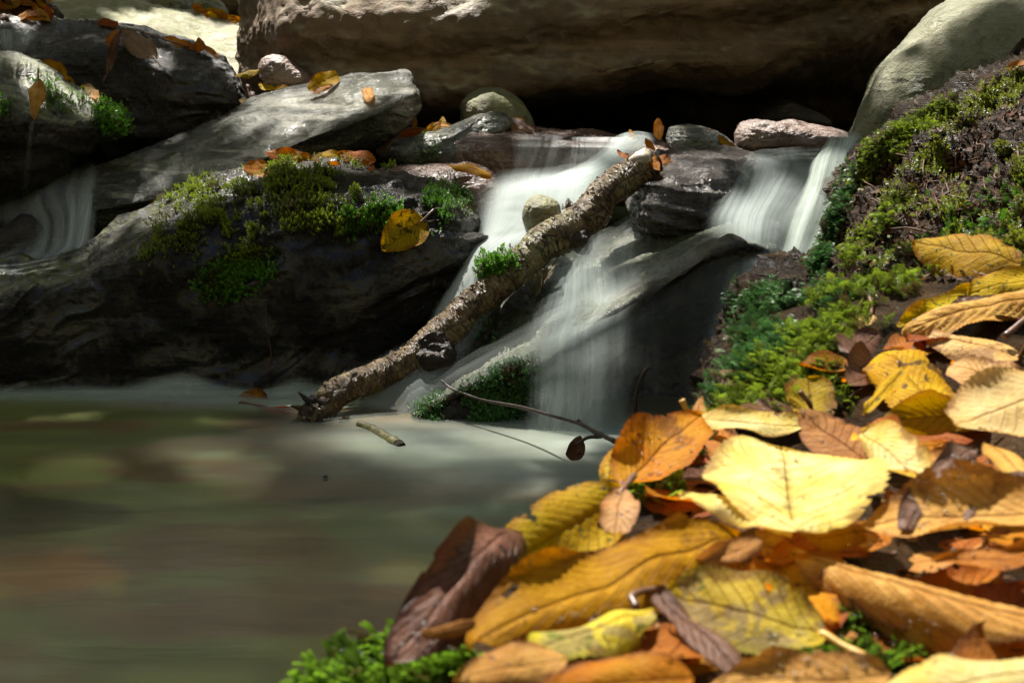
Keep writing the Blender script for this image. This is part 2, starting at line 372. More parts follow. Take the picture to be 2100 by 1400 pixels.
stone(loft('rock', [
    [(185, 350, 2.75), (300, 304, 2.82), (420, 258, 2.9), (520, 208, 2.95), (620, 176, 2.98), (700, 152, 3.0), (790, 148, 3.0), (838, 153, 2.96), (850, 180, 2.88)],
    [(192, 420, 2.56), (330, 392, 2.56), (450, 352, 2.57), (560, 300, 2.59), (680, 252, 2.61), (770, 218, 2.63), (815, 200, 2.66), (842, 192, 2.69), (853, 198, 2.73)],
    [(198, 440, 2.56), (330, 414, 2.56), (450, 378, 2.57), (560, 328, 2.59), (680, 276, 2.61), (770, 238, 2.63), (815, 220, 2.66), (845, 212, 2.70), (856, 210, 2.75)],
    [(205, 465, 2.62), (330, 450, 2.64), (450, 425, 2.66), (560, 385, 2.68), (680, 335, 2.70), (770, 300, 2.72), (808, 278, 2.74), (838, 250, 2.77), (855, 225, 2.80)],
    [(200, 430, 2.95), (330, 410, 3.0), (450, 390, 3.0), (560, 360, 3.0), (680, 320, 3.0), (770, 285, 3.0), (808, 265, 2.98), (835, 245, 2.95), (852, 215, 2.86)]],
    M_SLAB, 240, 150, .004, 14, (.004, (-.30, -.2, 1), 45, 6), 21), 'long tilted wet slab, sunlit at one end, above the mossy slate rock')

stone(loft('rock', [
    [(-150, 58, 3.2), (0, 52, 3.2), (130, 58, 3.2), (230, 64, 3.2), (330, 85, 3.2), (420, 110, 3.15), (475, 150, 3.12), (498, 195, 3.08)],
    [(-150, 88, 3.0), (0, 84, 3.0), (130, 74, 3.02), (230, 78, 3.02), (330, 100, 3.02), (420, 128, 3.02), (475, 168, 3.02), (505, 205, 3.02)],
    [(-150, 180, 2.95), (0, 180, 2.95), (130, 160, 2.95), (230, 158, 2.95), (330, 172, 2.95), (420, 190, 2.96), (475, 202, 2.98), (503, 216, 3.02)],
    [(-150, 350, 3.02), (0, 350, 3.02), (130, 345, 3.02), (230, 335, 3.02), (330, 300, 3.02), (420, 262, 3.03), (480, 240, 3.04), (500, 226, 3.06)],
    [(-150, 350, 3.6), (0, 350, 3.6), (130, 345, 3.6), (230, 330, 3.6), (330, 300, 3.6), (420, 262, 3.5), (480, 240, 3.4), (495, 225, 3.3)]],
    M_DARK, 220, 140, .010, 9, (.008, (.12, 0, 1), 18, 4), 33), 'dark layered rock with curled leaves along its top edge')

stone(loft('rock', [
    [(-150, 110, 2.8), (0, 112, 2.8), (50, 117, 2.8), (100, 140, 2.79), (160, 178, 2.78), (215, 212, 2.76), (252, 246, 2.72)],
    [(-150, 200, 2.56), (0, 194, 2.56), (50, 212, 2.57), (100, 224, 2.58), (160, 234, 2.60), (210, 242, 2.62), (256, 256, 2.66)],
    [(-150, 290, 2.55), (0, 285, 2.55), (50, 288, 2.55), (100, 292, 2.56), (150, 290, 2.58), (200, 284, 2.61), (256, 265, 2.67)],
    [(-150, 400, 2.66), (0, 400, 2.66), (50, 395, 2.66), (100, 375, 2.66), (140, 345, 2.67), (185, 312, 2.69), (248, 276, 2.71)],
    [(-150, 330, 2.95), (0, 330, 2.95), (50, 330, 2.95), (100, 320, 2.95), (150, 300, 2.93), (200, 280, 2.9), (245, 265, 2.82)]],
    M_ANGLE, 200, 130, .006, 12, (.004, (0, .1, 1), 30, 5), 44), 'angular rock with pale algae top and small moss tufts')

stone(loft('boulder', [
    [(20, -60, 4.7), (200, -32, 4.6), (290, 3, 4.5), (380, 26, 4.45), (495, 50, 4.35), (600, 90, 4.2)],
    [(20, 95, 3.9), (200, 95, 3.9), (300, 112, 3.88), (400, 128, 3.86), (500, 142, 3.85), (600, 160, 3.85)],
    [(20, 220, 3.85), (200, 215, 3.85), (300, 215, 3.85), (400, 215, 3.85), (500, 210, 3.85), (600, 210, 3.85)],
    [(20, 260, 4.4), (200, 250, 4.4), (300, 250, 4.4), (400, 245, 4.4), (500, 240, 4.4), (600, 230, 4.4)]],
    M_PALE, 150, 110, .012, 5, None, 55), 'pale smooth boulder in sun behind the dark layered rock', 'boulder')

stone(loft('boulder', [
    [(540, -330, 4.2), (800, -420, 4.4), (1200, -430, 4.5), (1600, -360, 4.4), (1900, -220, 4.2), (2060, -90, 4.0)],
    [(505, -170, 3.6), (620, -230, 3.42), (900, -260, 3.32), (1200, -260, 3.3), (1600, -230, 3.32), (1900, -150, 3.36), (2030, -65, 3.4)],
    [(486, 40, 3.48), (545, 20, 3.22), (640, 10, 3.06), (900, 0, 2.98), (1200, -20, 2.96), (1600, -50, 2.98), (1900, -70, 3.1), (2015, -35, 3.3)],
    [(488, 105, 3.46), (550, 110, 3.24), (640, 125, 3.06), (900, 118, 2.96), (1200, 90, 2.94), (1500, 50, 2.96), (1800, 15, 3.08), (1992, -12, 3.3)],
    [(500, 165, 3.42), (580, 195, 3.24), (700, 228, 3.07), (860, 240, 3.02), (1100, 216, 3.0), (1400, 164, 3.02), (1560, 154, 3.06), (1750, 112, 3.14), (1900, 40, 3.25), (1988, 3, 3.35)],
    [(520, 200, 3.75), (700, 250, 3.8), (900, 255, 3.85), (1200, 225, 3.85), (1500, 190, 3.85), (1800, 130, 3.85), (1975, 20, 3.7)],
    [(560, 330, 4.4), (750, 340, 4.5), (1000, 345, 4.5), (1300, 345, 4.5), (1600, 340, 4.5), (1850, 330, 4.5), (2000, 300, 4.4)]],
    M_BROWN, 280, 200, .022, 4.2, (.007, (.18, 0, 1), 9, 2.0), 66), 'huge brown overhanging boulder above the dark hollow', 'boulder')

stone(inflate('boulder', [(1742, 300), (1750, 252), (1768, 202), (1788, 152), (1812, 118), (1850, 85), (1882, 58), (1920, 22), (1962, -3), (2040, -30), (2200, -60), (2350, 100), (2300, 350), (2000, 430), (1800, 420)],
    2.35, .22, .3, M_GREY, .006, 9, None, 77, 2.2, .25), 'smooth grey green lichened boulder above the mossy bank', 'boulder')

stone(loft('mossy_rock', [
    [(1400, 1010, 1.16), (1440, 930, 1.15), (1600, 850, 1.1), (1800, 730, 1.08), (2200, 620, 1.02), (2500, 560, 1.0)],
    [(1420, 980, 1.35), (1490, 815, 1.40), (1620, 690, 1.36), (1780, 590, 1.33), (2200, 470, 1.25), (2500, 420, 1.2)],
    [(1470, 950, 1.62), (1508, 660, 1.66), (1575, 590, 1.66), (1680, 560, 1.60), (1850, 470, 1.55), (2200, 330, 1.45), (2500, 280, 1.4)],
    [(1600, 900, 1.85), (1650, 620, 1.86), (1690, 500, 1.85), (1745, 420, 1.80), (1900, 310, 1.75), (2200, 180, 1.62), (2500, 120, 1.5)],
    [(1680, 800, 2.05), (1700, 540, 2.06), (1712, 400, 2.06), (1770, 312, 2.02), (1930, 205, 1.96), (2200, 60, 1.85), (2500, 20, 1.8)],
    [(1720, 800, 2.3), (1730, 560, 2.28), (1745, 400, 2.25), (1800, 345, 2.25), (1950, 260, 2.25), (2200, 160, 2.2), (2500, 120, 2.1)],
    [(1700, 1100, 2.3), (1730, 1000, 2.3), (1800, 900, 2.3), (1950, 800, 2.3), (2200, 700, 2.3), (2500, 600, 2.3)],
    [(1450, 1350, 1.25), (1500, 1350, 1.25), (1650, 1300, 1.2), (1850, 1250, 1.2), (2200, 1200, 1.15), (2500, 1150, 1.1)]],
    M_BANK, 300, 280, .026, 13, None, 88), 'mossy bank rock with damp soil beside the small waterfall', 'rock')

# small stones on and in the stream
stone(inflate('stone', [(945, 238), (949, 207), (983, 183), (1020, 179), (1052, 195), (1082, 225), (1101, 264), (1098, 292), (1000, 300), (952, 268)], 2.9, .10, .12, M_OLIVE, .004, 16, None, 5, 2.4),
      'rounded olive stone standing in front of the dark hollow', 'stone')
stone(inflate('stone', [(800, 325), (802, 300), (850, 280), (910, 262), (990, 234), (1030, 232), (1045, 262), (1000, 285), (960, 300), (955, 335), (880, 345)], 2.68, .05, .10, M_SLAB, .004, 18, (.002, (-.3, 0, 1), 60, 6), 6, 3, .6),
      'flat grey green stone under the leaf pile by the slab end', 'stone')
stone(inflate('stone', [(772, 300), (790, 270), (850, 262), (900, 275), (905, 300), (840, 325), (790, 325)], 2.78, .05, .06, M_PINK, .003, 18, None, 7, 2.5, .6), 'small wet stone tucked beneath the sunlit slab end', 'stone')
stone(loft('stone', [
    [(935, 285, 2.78), (1000, 272, 2.8), (1100, 272, 2.82), (1200, 282, 2.82), (1330, 290, 2.82), (1420, 310, 2.8)],
    [(935, 300, 2.60), (1000, 284, 2.58), (1100, 284, 2.58), (1200, 290, 2.58), (1330, 300, 2.6), (1420, 322, 2.62)],
    [(938, 340, 2.57), (1000, 335, 2.55), (1100, 330, 2.55), (1200, 330, 2.56), (1330, 335, 2.58), (1420, 350, 2.6)],
    [(945, 410, 2.62), (1000, 415, 2.60), (1100, 420, 2.60), (1200, 420, 2.6), (1330, 410, 2.62), (1420, 410, 2.64)],
    [(945, 400, 2.9), (1000, 410, 2.9), (1100, 410, 2.9), (1200, 410, 2.9), (1330, 400, 2.9), (1420, 400, 2.9)]],
    M_RED, 160, 110, .006, 15, (.003, (.05, 0, 1), 40, 5), 91), 'red brown ledge stone with water spilling over its lip', 'stone')
stone(inflate('stone', [(760, 395), (775, 355), (830, 340), (900, 337), (980, 345), (1015, 365), (1040, 400), (1010, 440), (900, 450), (800, 430)], 2.5, .06, .10, M_RED, .005, 16, (.003, (-.1, 0, 1), 45, 6), 92, 3, .5),
      'wet brown stone just behind the mossy slate rock', 'stone')
stone(inflate('stone', [(1070, 450), (1073, 420), (1092, 404), (1122, 405), (1146, 420), (1150, 450), (1135, 475), (1090, 478)], 2.285, .05, .06, M_OLIVE, .003, 20, None, 93, 2.3),
      'small round stone surrounded by white water', 'stone')
stone(loft('stone', [
    [(1300, 400, 2.5), (1360, 325, 2.5), (1450, 318, 2.5), (1530, 325, 2.48), (1548, 345, 2.44)],
    [(1298, 420, 2.3), (1350, 352, 2.28), (1450, 338, 2.28), (1530, 342, 2.29), (1548, 360, 2.32)],
    [(1300, 450, 2.24), (1350, 405, 2.21), (1450, 395, 2.21), (1520, 395, 2.24), (1545, 390, 2.3)],
    [(1308, 472, 2.25), (1360, 478, 2.22), (1440, 470, 2.22), (1500, 450, 2.25), (1540, 420, 2.32)],
    [(1310, 490, 2.4), (1360, 500, 2.4), (1440, 492, 2.4), (1500, 475, 2.4), (1540, 440, 2.4)]],
    M_BAND, 150, 120, .006, 16, (.007, (.08, .1, 1), 34, 4), 94), 'banded wet slate stone behind the upper end of the branch', 'stone')
stone(inflate('stone', [(1372, 300), (1370, 268), (1395, 258), (1440, 262), (1485, 280), (1512, 305), (1500, 325), (1420, 325)], 2.62, .05, .08, M_SLAB, .003, 22, (.002, (.3, 0, 1), 60, 6), 95, 2.6, .3),
      'small dark striped stone above the banded slate', 'stone')
stone(inflate('stone', [(1505, 275), (1515, 252), (1550, 245), (1600, 250), (1660, 258), (1720, 272), (1762, 288), (1740, 315), (1640, 318), (1540, 318), (1510, 305)], 2.66, .07, .12, M_PINK, .005, 18, (.002, (.15, 0, 1), 40, 5), 96, 2.8, .4),
      'pinkish brown stone at the foot of the grey boulder', 'stone')
stone(inflate('stone', [(528, 140), (545, 118), (575, 114), (610, 135), (640, 170), (600, 185), (545, 180)], 3.05, .06, .1, M_PINK, .004, 20, (.003, (.5, 0, 1), 50, 5), 97, 2.6, .4), 'purplish stone wedged between slab and huge boulder', 'stone')
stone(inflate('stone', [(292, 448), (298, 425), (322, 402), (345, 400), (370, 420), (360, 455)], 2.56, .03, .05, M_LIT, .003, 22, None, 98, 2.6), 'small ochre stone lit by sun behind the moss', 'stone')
stone(inflate('stone', [(-60, 560), (-40, 500), (0, 472), (45, 440), (75, 452), (105, 500), (110, 560)], 2.58, .06, .08, M_BLACK, .004, 20, None, 99, 2.6), 'black stone at the edge of the small upper pool', 'stone')
stone(inflate('rock', [(-200, 620), (-200, 330), (0, 330), (90, 350), (200, 400), (300, 420), (420, 440), (450, 620)], 2.9, .10, .2, M_BLACK, .012, 9, None, 100, 2.6), 'shadowed rock under the tilted slab behind the upper pool', 'rock')
stone(inflate('boulder', [(285, 40), (300, -20), (340, -30), (385, 5), (400, 45), (350, 70)], 5.2, .25, .3, M_GREY, .012, 5, None, 101), 'greenish boulder behind the pale one, partly cut by frame', 'boulder')
stone(inflate('boulder', [(385, 40), (395, 5), (420, -15), (450, 0), (470, 35), (450, 70), (400, 70)], 5.0, .2, .3, M_OLIVE, .012, 6, None, 102), 'dark rounded boulder wedged between pale and huge boulders', 'boulder')
stone(inflate('stone', [(415, 48), (440, 28), (465, 30), (495, 45), (520, 75), (470, 80), (425, 70)], 4.55, .12, .2, M_OLIVE, .006, 8, None, 103), 'flat olive stone edged with fallen yellow leaves', 'stone')
stone(inflate('boulder', [(430, 20), (440, -30), (500, -40), (560, 10), (540, 60), (470, 50)], 5.8, .25, .3, M_BROWN, .012, 5, None, 104), 'brown shaded boulder behind the flat olive stone', 'boulder')
stone(inflate('stone', [(1350, 235), (1352, 195), (1375, 178), (1410, 185), (1425, 220), (1410, 245)], 3.5, .08, .1, M_BLACK, .006, 12, None, 105), 'dark blocky stone inside the hollow under the boulder', 'stone')
stone(inflate('stone', [(1530, 250), (1570, 215), (1605, 204), (1650, 222), (1700, 255), (1600, 270)], 3.2, .08, .1, M_BLACK, .006, 12, None, 106), 'low dark stone in the hollow behind the pinkish stone', 'stone')

# ledge that carries the middle fall, and the wet mossy stone below the branch
stone(loft('rock', [
    [(830, 800, 2.25), (900, 730, 2.36), (1000, 610, 2.42), (1150, 520, 2.44), (1320, 470, 2.42), (1470, 440, 2.38), (1600, 470, 2.3)],
    [(840, 830, 2.10), (930, 770, 2.12), (1050, 690, 2.14), (1180, 620, 2.13), (1340, 540, 2.13), (1480, 478, 2.14), (1590, 500, 2.16)],
    [(845, 850, 2.00), (950, 790, 1.99), (1085, 748, 1.97), (1200, 668, 1.97), (1350, 584, 1.98), (1500, 498, 2.0), (1590, 520, 2.06)],
    [(850, 870, 2.00), (955, 810, 2.00), (1090, 775, 1.985), (1205, 695, 1.99), (1355, 612, 2.0), (1505, 525, 2.02), (1595, 545, 2.08)],
    [(855, 900, 2.06), (960, 860, 2.06), (1100, 830, 2.09), (1210, 790, 2.12), (1360, 730, 2.14), (1505, 660, 2.14), (1600, 640, 2.16)],
    [(860, 960, 2.06), (960, 960, 2.06), (1100, 960, 2.1), (1220, 960, 2.12), (1360, 960, 2.14), (1510, 960, 2.12), (1620, 960, 2.14)],
    [(850, 900, 2.5), (960, 900, 2.5), (1100, 880, 2.5), (1220, 850, 2.5), (1360, 800, 2.5), (1510, 750, 2.5), (1600, 740, 2.4)]],
    M_LEDGE, 240, 180, .006, 13, (.004, (-.45, .1, 1), 30, 5), 120), 'slanting slate ledge under the middle waterfall', 'rock')
stone(inflate('stone', [(975, 575), (985, 545), (1030, 522), (1080, 495), (1130, 475), (1160, 490), (1120, 540), (1050, 590), (1000, 605)], 2.205, .04, .08, M_SLAB, .003, 22, None, 121, 2.6, .5),
      'small wet stone with moss cushion touching the branch', 'stone')
stone(inflate('mossy_stone', [(830, 900), (845, 850), (900, 810), (960, 800), (1010, 770), (1060, 745), (1100, 770), (1105, 850), (1080, 930), (950, 960), (850, 950)], 2.02, .05, .06, M_DARK, .006, 20, None, 122, 2.4, .3),
      'wet mossy stone at the pool edge below the branch', 'stone')

stone(inflate('rock', [(-120, 75), (-120, -80), (50, -80), (85, -10), (118, 40), (112, 62), (40, 75)], 3.75, .12, .3, M_BANK, .02, 10, None, 131, 2.4), 'dark litter covered slope behind the layered rock, cut by frame', 'rock')
# ---------------------------------------------------------------- leaf-strewn bank in front
EDGE_Y = [.05, .35, .45, .49, .52, .54, .60, .65, .72, .80, .90, 1.05, 1.25, 1.5]
EDGE_X = [-.13, -.10, -.080, -.068, -.052, -.036, -.012, .003, .035, .066, .11, .155, .215, .25]
def bank_z(x, y):
    s = np.clip((y - .58) / .5, 0, 1); s = s * s * (3 - 2 * s)
    z = .262 + .055 * s * np.clip((x - .05) / .26, 0, 1) - .10 * np.clip((y - 1.1) / .2, 0, 1)
    return z + .05 * np.clip(x - .3, 0, 2)
def build_bank():
    ys = np.linspace(.05, 1.5, 170)
    off = np.concatenate([[-.0, -.03, -.028, -.018, -.008, 0, .006], np.linspace(.014, .5, 110), [.6, .8, 1.1, 1.5]])
    dz = np.concatenate([[-.5, -.25, -.14, -.07, -.028, -.012, -.004], np.zeros(len(off) - 7)])
    E = np.interp(ys, EDGE_Y, EDGE_X)
    X = E[:, None] + off[None, :]; Y = np.repeat(ys[:, None], len(off), 1)
    Z = bank_z(X, Y) + dz[None, :]
    V = np.stack([X, Y, Z], -1).reshape(-1, 3)
    V[:, 2] += .006 * fbm(V * 22, 4, 5); V[:, 0] += .006 * fbm(V * 18 + 7, 3, 6)
    Q = grid_quads(len(ys), len(off))
    N = vnormals(V, Q)
    if N[:, 2].mean() < 0: Q = Q[:, ::-1]
    solid(V, Q)
    stone(mesh('rock', V, Q, M_BANK), 'damp bank rock buried under autumn leaves beside the pool', 'rock')
build_bank()
BVH = BVHTree.FromPolygons([Vector(v) for v in np.concatenate(SOLID_V)], [tuple(int(i) for i in q) for q in np.concatenate(SOLID_T)])
def hit(px, py):
    d = ray(px, py).normalized()
    l, n, i, t = BVH.ray_cast(Vector((0, 0, CAMZ)), d)
    return (np.array(l), np.array(n if n.dot(d) < 0 else -n)) if l is not None else (None, None)

# ---------------------------------------------------------------- pool
def build_pool():
    gx = np.linspace(-2.2, 1.2, 120); gy = np.linspace(-1.5, 2.6, 140)
    X, Y = np.meshgrid(gx, gy); V = np.stack([X.ravel(), Y.ravel(), 0 * X.ravel()], -1)
    m = NT('smooth milky pool water'); co = m.n('TexCoord').outputs['Object']
    a = m.noise(m.mapping(co, (3.2, 6, 1), (0, 0, .35)), 1.0, 3, .5, .8).outputs[0]
    b = m.noise(m.mapping(co, (6, 22, 1), (0, 0, .3)), 1.0, 3, .6, .3).outputs[0]
    c = m.noise(m.mapping(co, (2.6, 4.2, 1), (0, 0, .3), loc=(5, 2, 0)), 1.0, 3, .5, .8).outputs[0]
    murk = m.mix(m.mr(a, .42, .58), (.32, .20, .08), (.30, .34, .08))
    murk = m.mix(m.mr(c, .54, .70), murk, (.42, .48, .22))
    murk = m.mix(m.mr(c, .44, .34), murk, (.09, .08, .03))
    nrm = m.bump(m.math('ADD', b, m.math('MULTIPLY', a, .5)), .10, .01)
    refr = m.n('BsdfRefraction', {'Color': (.95, .97, .75), 'Roughness': .38, 'IOR': 1.2, 'Normal': nrm})
    dif = m.n('BsdfDiffuse', {'Color': murk, 'Normal': nrm})
    clear = m.n('MixShader', {0: .35, 1: refr.outputs[0], 2: m.n('BsdfTransparent', {'Color': (.95, .97, .8)}).outputs[0]})
    body = m.n('MixShader', {0: m.mr(b, .3, .7, .30, .42), 1: clear.outputs[0], 2: dif.outputs[0]})
    gl = m.n('BsdfGlossy', {'Color': (1, 1, 1), 'Roughness': .22, 'Normal': nrm})
    fr = m.n('Fresnel', {'IOR': 1.18, 'Normal': nrm})
    o = mesh('pool_water', V, grid_quads(140, 120), m.surf(m.n('MixShader', {0: fr.outputs[0], 1: body.outputs[0], 2: gl.outputs[0]}).outputs[0]), origin=(0, 0, 0))
    tag(o, 'still olive brown pool with silky smooth surface', None, kind='structure')
build_pool()

def silk_mat(name, tint, fu, fv, lo=.25, hi=1.15, soft=.5, fine=.3):
    m = NT(name); uv = m.n('TexCoord').outputs['UV']
    d = m.n('Attribute', attribute_name='dens').outputs['Fac']
    s1 = m.noise(m.mapping(uv, (fu, fv, 1)), 1.0, 2, .5, .4).outputs[0]
    s2 = m.noise(m.mapping(uv, (fu * 5.5, fv * 1.2, 1), loc=(4, 3, 0)), 1.0, 3, .6, .2).outputs[0]
    st = m.math('ADD', m.math('MULTIPLY', s1, 1 - fine), m.math('MULTIPLY', s2, fine))
    al = m.math('MULTIPLY', d, m.mr(st, .5 - soft * .4, .5 + soft * .4, lo, hi), clamp=True)
    al = m.math('MULTIPLY', al, m.math('SUBTRACT', 1.35, m.math('MULTIPLY', al, .35)), clamp=True)
    df = m.n('BsdfDiffuse', {'Color': tint}); tr = m.n('BsdfTranslucent', {'Color': tint})
    w = m.n('MixShader', {0: .5, 1: df.outputs[0], 2: tr.outputs[0]})
    tp = m.n('BsdfTransparent')
    return m.surf(m.n('MixShader', {0: al, 1: tp.outputs[0], 2: w.outputs[0]}).outputs[0])
M_FALL = silk_mat('silky falling water', (.76, .84, .82), 5.5, .5, .05, .95, .55, .4)
M_JET = silk_mat('glassy water jet', (.74, .82, .76), 4.5, .3, .05, 1.05, .5, .35)
M_SWIRL = silk_mat('milky swirling water', (.76, .83, .81), 3.2, .9, .2, .95, .65, .35)
M_FOAM = silk_mat('soft foam drift', (.66, .74, .64), 5, 5, .45, 1.1, .8)

def sheet(rows, mat, label, name='stream_water', nu=60, nv=110, wob=.003, seed=0, off=0.012, mul=1.0, layers=3, tail=.5, head=.6):
    """veil of water: rows from lip to foot, each across the flow, of (px, py, Y, density)"""
    R = []
    for r in rows:
        P = np.array([at(x, y, Y - off) for x, y, Y, d in r]); D = np.array([[p[3]] for p in r])
        R.append(np.concatenate([crom(P, nu), np.interp(np.linspace(0, len(r) - 1, nu), np.arange(len(r)), D[:, 0])[:, None]], 1))
    R = np.array(R)
    V = np.stack([crom(R[:, j, :3], nv) for j in range(nu)], 1)
    D = np.stack([np.interp(np.linspace(0, len(rows) - 1, nv), np.arange(len(rows)), R[:, j, 3]) for j in range(nu)], 1).ravel()
    V = V.reshape(-1, 3); Q = grid_quads(nv, nu)
    U, VV = np.meshgrid(np.linspace(0, 1, nu), np.linspace(0, 1, nv))
    sm = lambda t: np.clip(t, 0, 1) ** 2 * (3 - 2 * np.clip(t, 0, 1))
    D = D * sm(U.ravel() / .22) * sm((1 - U.ravel()) / .22) * (1 - tail * sm((VV.ravel() - .8) / .2)) * (1 - head * (1 - sm(VV.ravel() / .12)))
    # the water is a loose body, not one skin: three veils one behind the other, each with its own strands
    N = vnormals(V, Q); Vs, Qs, Us, Ds = [], [], [], []
    for k in range(layers):
        sg = 1 if (N[:, 1].mean() < 0) else -1
        Vs.append(V + N * (sg * .006 * k + wob * fbm(V * 14 + 5 * k, 3, seed + k))[:, None]); Qs.append(Q + k * len(V))
        Us.append(np.stack([U.ravel() + seed * .37 + k * 1.7, VV.ravel() + seed * .71 + k * .9], -1)); Ds.append(D * (.62 if layers > 1 else 1))
    V, Q, UV, D = np.concatenate(Vs), np.concatenate(Qs), np.concatenate(Us), np.concatenate(Ds)
    o = mesh(name, V, Q, mat, uv=UV, attrs={'dens': np.clip(D * mul, 0, 2)})
    tag(o, label, None, kind='structure'); return o

# upper stream over the red ledge and its short fall
sheet([[(1000, 282, 2.72, 0), (1080, 278, 2.72, .3), (1200, 285, 2.72, .5), (1280, 285, 2.72, .6), (1345, 280, 2.7, .3)],
       [(1030, 288, 2.56, .0), (1090, 288, 2.555, .25), (1190, 291, 2.555, .45), (1270, 293, 2.56, .8), (1345, 300, 2.57, .5)],
       [(1040, 305, 2.535, .0), (1085, 305, 2.535, .25), (1190, 306, 2.535, .5), (1265, 308, 2.54, .7), (1340, 320, 2.55, .7)],
       [(1045, 345, 2.52, .0), (1070, 345, 2.52, .28), (1185, 345, 2.52, .5), (1262, 345, 2.52, .6), (1320, 345, 2.52, .8)],
       [(1035, 385, 2.50, .0), (1050, 388, 2.50, .5), (1180, 385, 2.50, .7), (1262, 380, 2.50, .9), (1310, 370, 2.50, .9)]],
      silk_mat('thin broken trickles', (.8, .83, .84), 11, .7, 0.0, 1.25, .35), 'thin trickles of water falling over the red brown ledge', seed=1, layers=2, off=.006)
# thick smooth flow at the head of the branch
sheet([[(1255, 300, 2.60, .0), (1290, 284, 2.62, .7), (1335, 282, 2.64, .2)],
       [(1235, 320, 2.53, .2), (1290, 300, 2.54, .9), (1345, 305, 2.55, .3)],
       [(1170, 360, 2.48, .4), (1240, 340, 2.47, .9), (1320, 335, 2.46, .5)],
       [(1080, 390, 2.44, .5), (1150, 378, 2.42, .9), (1260, 372, 2.40, .8)],
       [(1010, 410, 2.40, .3), (1090, 402, 2.38, .7), (1200, 405, 2.36, .8)]], M_SWIRL, 'smooth water sliding past the head of the branch', seed=2)
# white swirling basin round the small stone and the chute behind the branch
sheet([[(960, 380, 2.52, 0), (1040, 362, 2.52, .15), (1120, 358, 2.52, .45), (1230, 345, 2.5, .7), (1330, 320, 2.45, .5)],
       [(970, 425, 2.42, .1), (1045, 400, 2.40, .7), (1110, 392, 2.39, 1.0), (1200, 400, 2.38, 1.0), (1280, 395, 2.36, .6)],
       [(978, 468, 2.34, .35), (1030, 450, 2.325, .95), (1100, 462, 2.30, 1.1), (1180, 455, 2.30, 1.0), (1250, 440, 2.3, .6)],
       [(978, 505, 2.29, .5), (1010, 495, 2.28, 1.0), (1060, 495, 2.27, 1.0), (1130, 480, 2.27, .8), (1190, 480, 2.27, .4)],
       [(950, 560, 2.24, .4), (975, 548, 2.23, 1.0), (1005, 540, 2.22, .8), (1050, 540, 2.22, .3), (1100, 530, 2.22, .1)],
       [(905, 632, 2.20, .3), (930, 622, 2.19, .9), (960, 615, 2.18, .8), (1000, 605, 2.18, .4), (1050, 590, 2.18, .1)],
       [(850, 700, 2.17, .15), (880, 695, 2.155, .7), (915, 690, 2.15, .8), (960, 680, 2.15, .5), (1010, 660, 2.15, .1)],
       [(720, 765, 2.145, .1), (770, 765, 2.13, .5), (830, 765, 2.11, .7), (890, 770, 2.09, .5), (950, 770, 2.07, .1)],
       [(560, 830, 2.13, .0), (640, 826, 2.11, .8), (720, 838, 2.07, .7), (800, 850, 2.04, .4), (880, 860, 2.0, .1)]], M_SWIRL, 'milky white water rushing down beside the mossy slate rock', nu=80, nv=200, seed=3)
# middle fall: off the branch side, over the slanting ledge, into the pool
sheet([[(1120, 545, 2.24, 0), (1160, 530, 2.22, .3), (1205, 500, 2.21, .55), (1265, 470, 2.2, .4), (1310, 440, 2.22, .1)],
       [(1110, 600, 2.18, 0), (1155, 590, 2.16, .45), (1210, 575, 2.14, .65), (1270, 550, 2.12, .35), (1330, 520, 2.14, 0)],
       [(1070, 670, 2.12, .05), (1140, 655, 2.09, .4), (1210, 640, 2.06, .55), (1275, 615, 2.04, .3), (1350, 570, 2.05, 0)],
       [(1060, 740, 2.0, .05), (1120, 715, 1.98, .35), (1190, 685, 1.955, .55), (1250, 660, 1.95, .25), (1320, 630, 1.95, 0)],
       [(1080, 790, 1.965, .05), (1120, 780, 1.95, .45), (1185, 770, 1.935, .55), (1245, 765, 1.935, .22), (1310, 760, 1.94, 0)],
       [(1070, 850, 1.955, .1), (1115, 850, 1.94, .6), (1180, 850, 1.925, .65), (1245, 850, 1.925, .25), (1320, 850, 1.93, 0)],
       [(1040, 905, 1.95, .15), (1105, 912, 1.925, .8), (1180, 915, 1.91, .85), (1255, 910, 1.91, .4), (1340, 905, 1.92, .05)]], M_FALL, 'thin veil of water falling over the slanting ledge into the pool', nu=80, nv=200, seed=4)
# film of water running down the ledge towards the left
sheet([[(1500, 470, 2.12, .5), (1520, 485, 2.05, .45), (1530, 497, 2.0, .1)],
       [(1340, 530, 2.12, .35), (1380, 545, 2.04, .45), (1400, 556, 1.975, .1)],
       [(1170, 615, 2.12, .2), (1220, 635, 2.03, .5), (1240, 645, 1.955, .3)],
       [(1040, 690, 2.12, .1), (1080, 705, 2.03, .55), (1110, 730, 1.96, .3)],
       [(930, 750, 2.11, .05), (960, 765, 2.02, .45), (990, 782, 1.97, .2)],
       [(850, 800, 2.10, .0), (880, 815, 2.01, .2), (900, 830, 1.97, .1)]], M_SWIRL, 'film of clear water streaming along the slanting ledge', nu=50, nv=120, seed=5, mul=.45, layers=2)
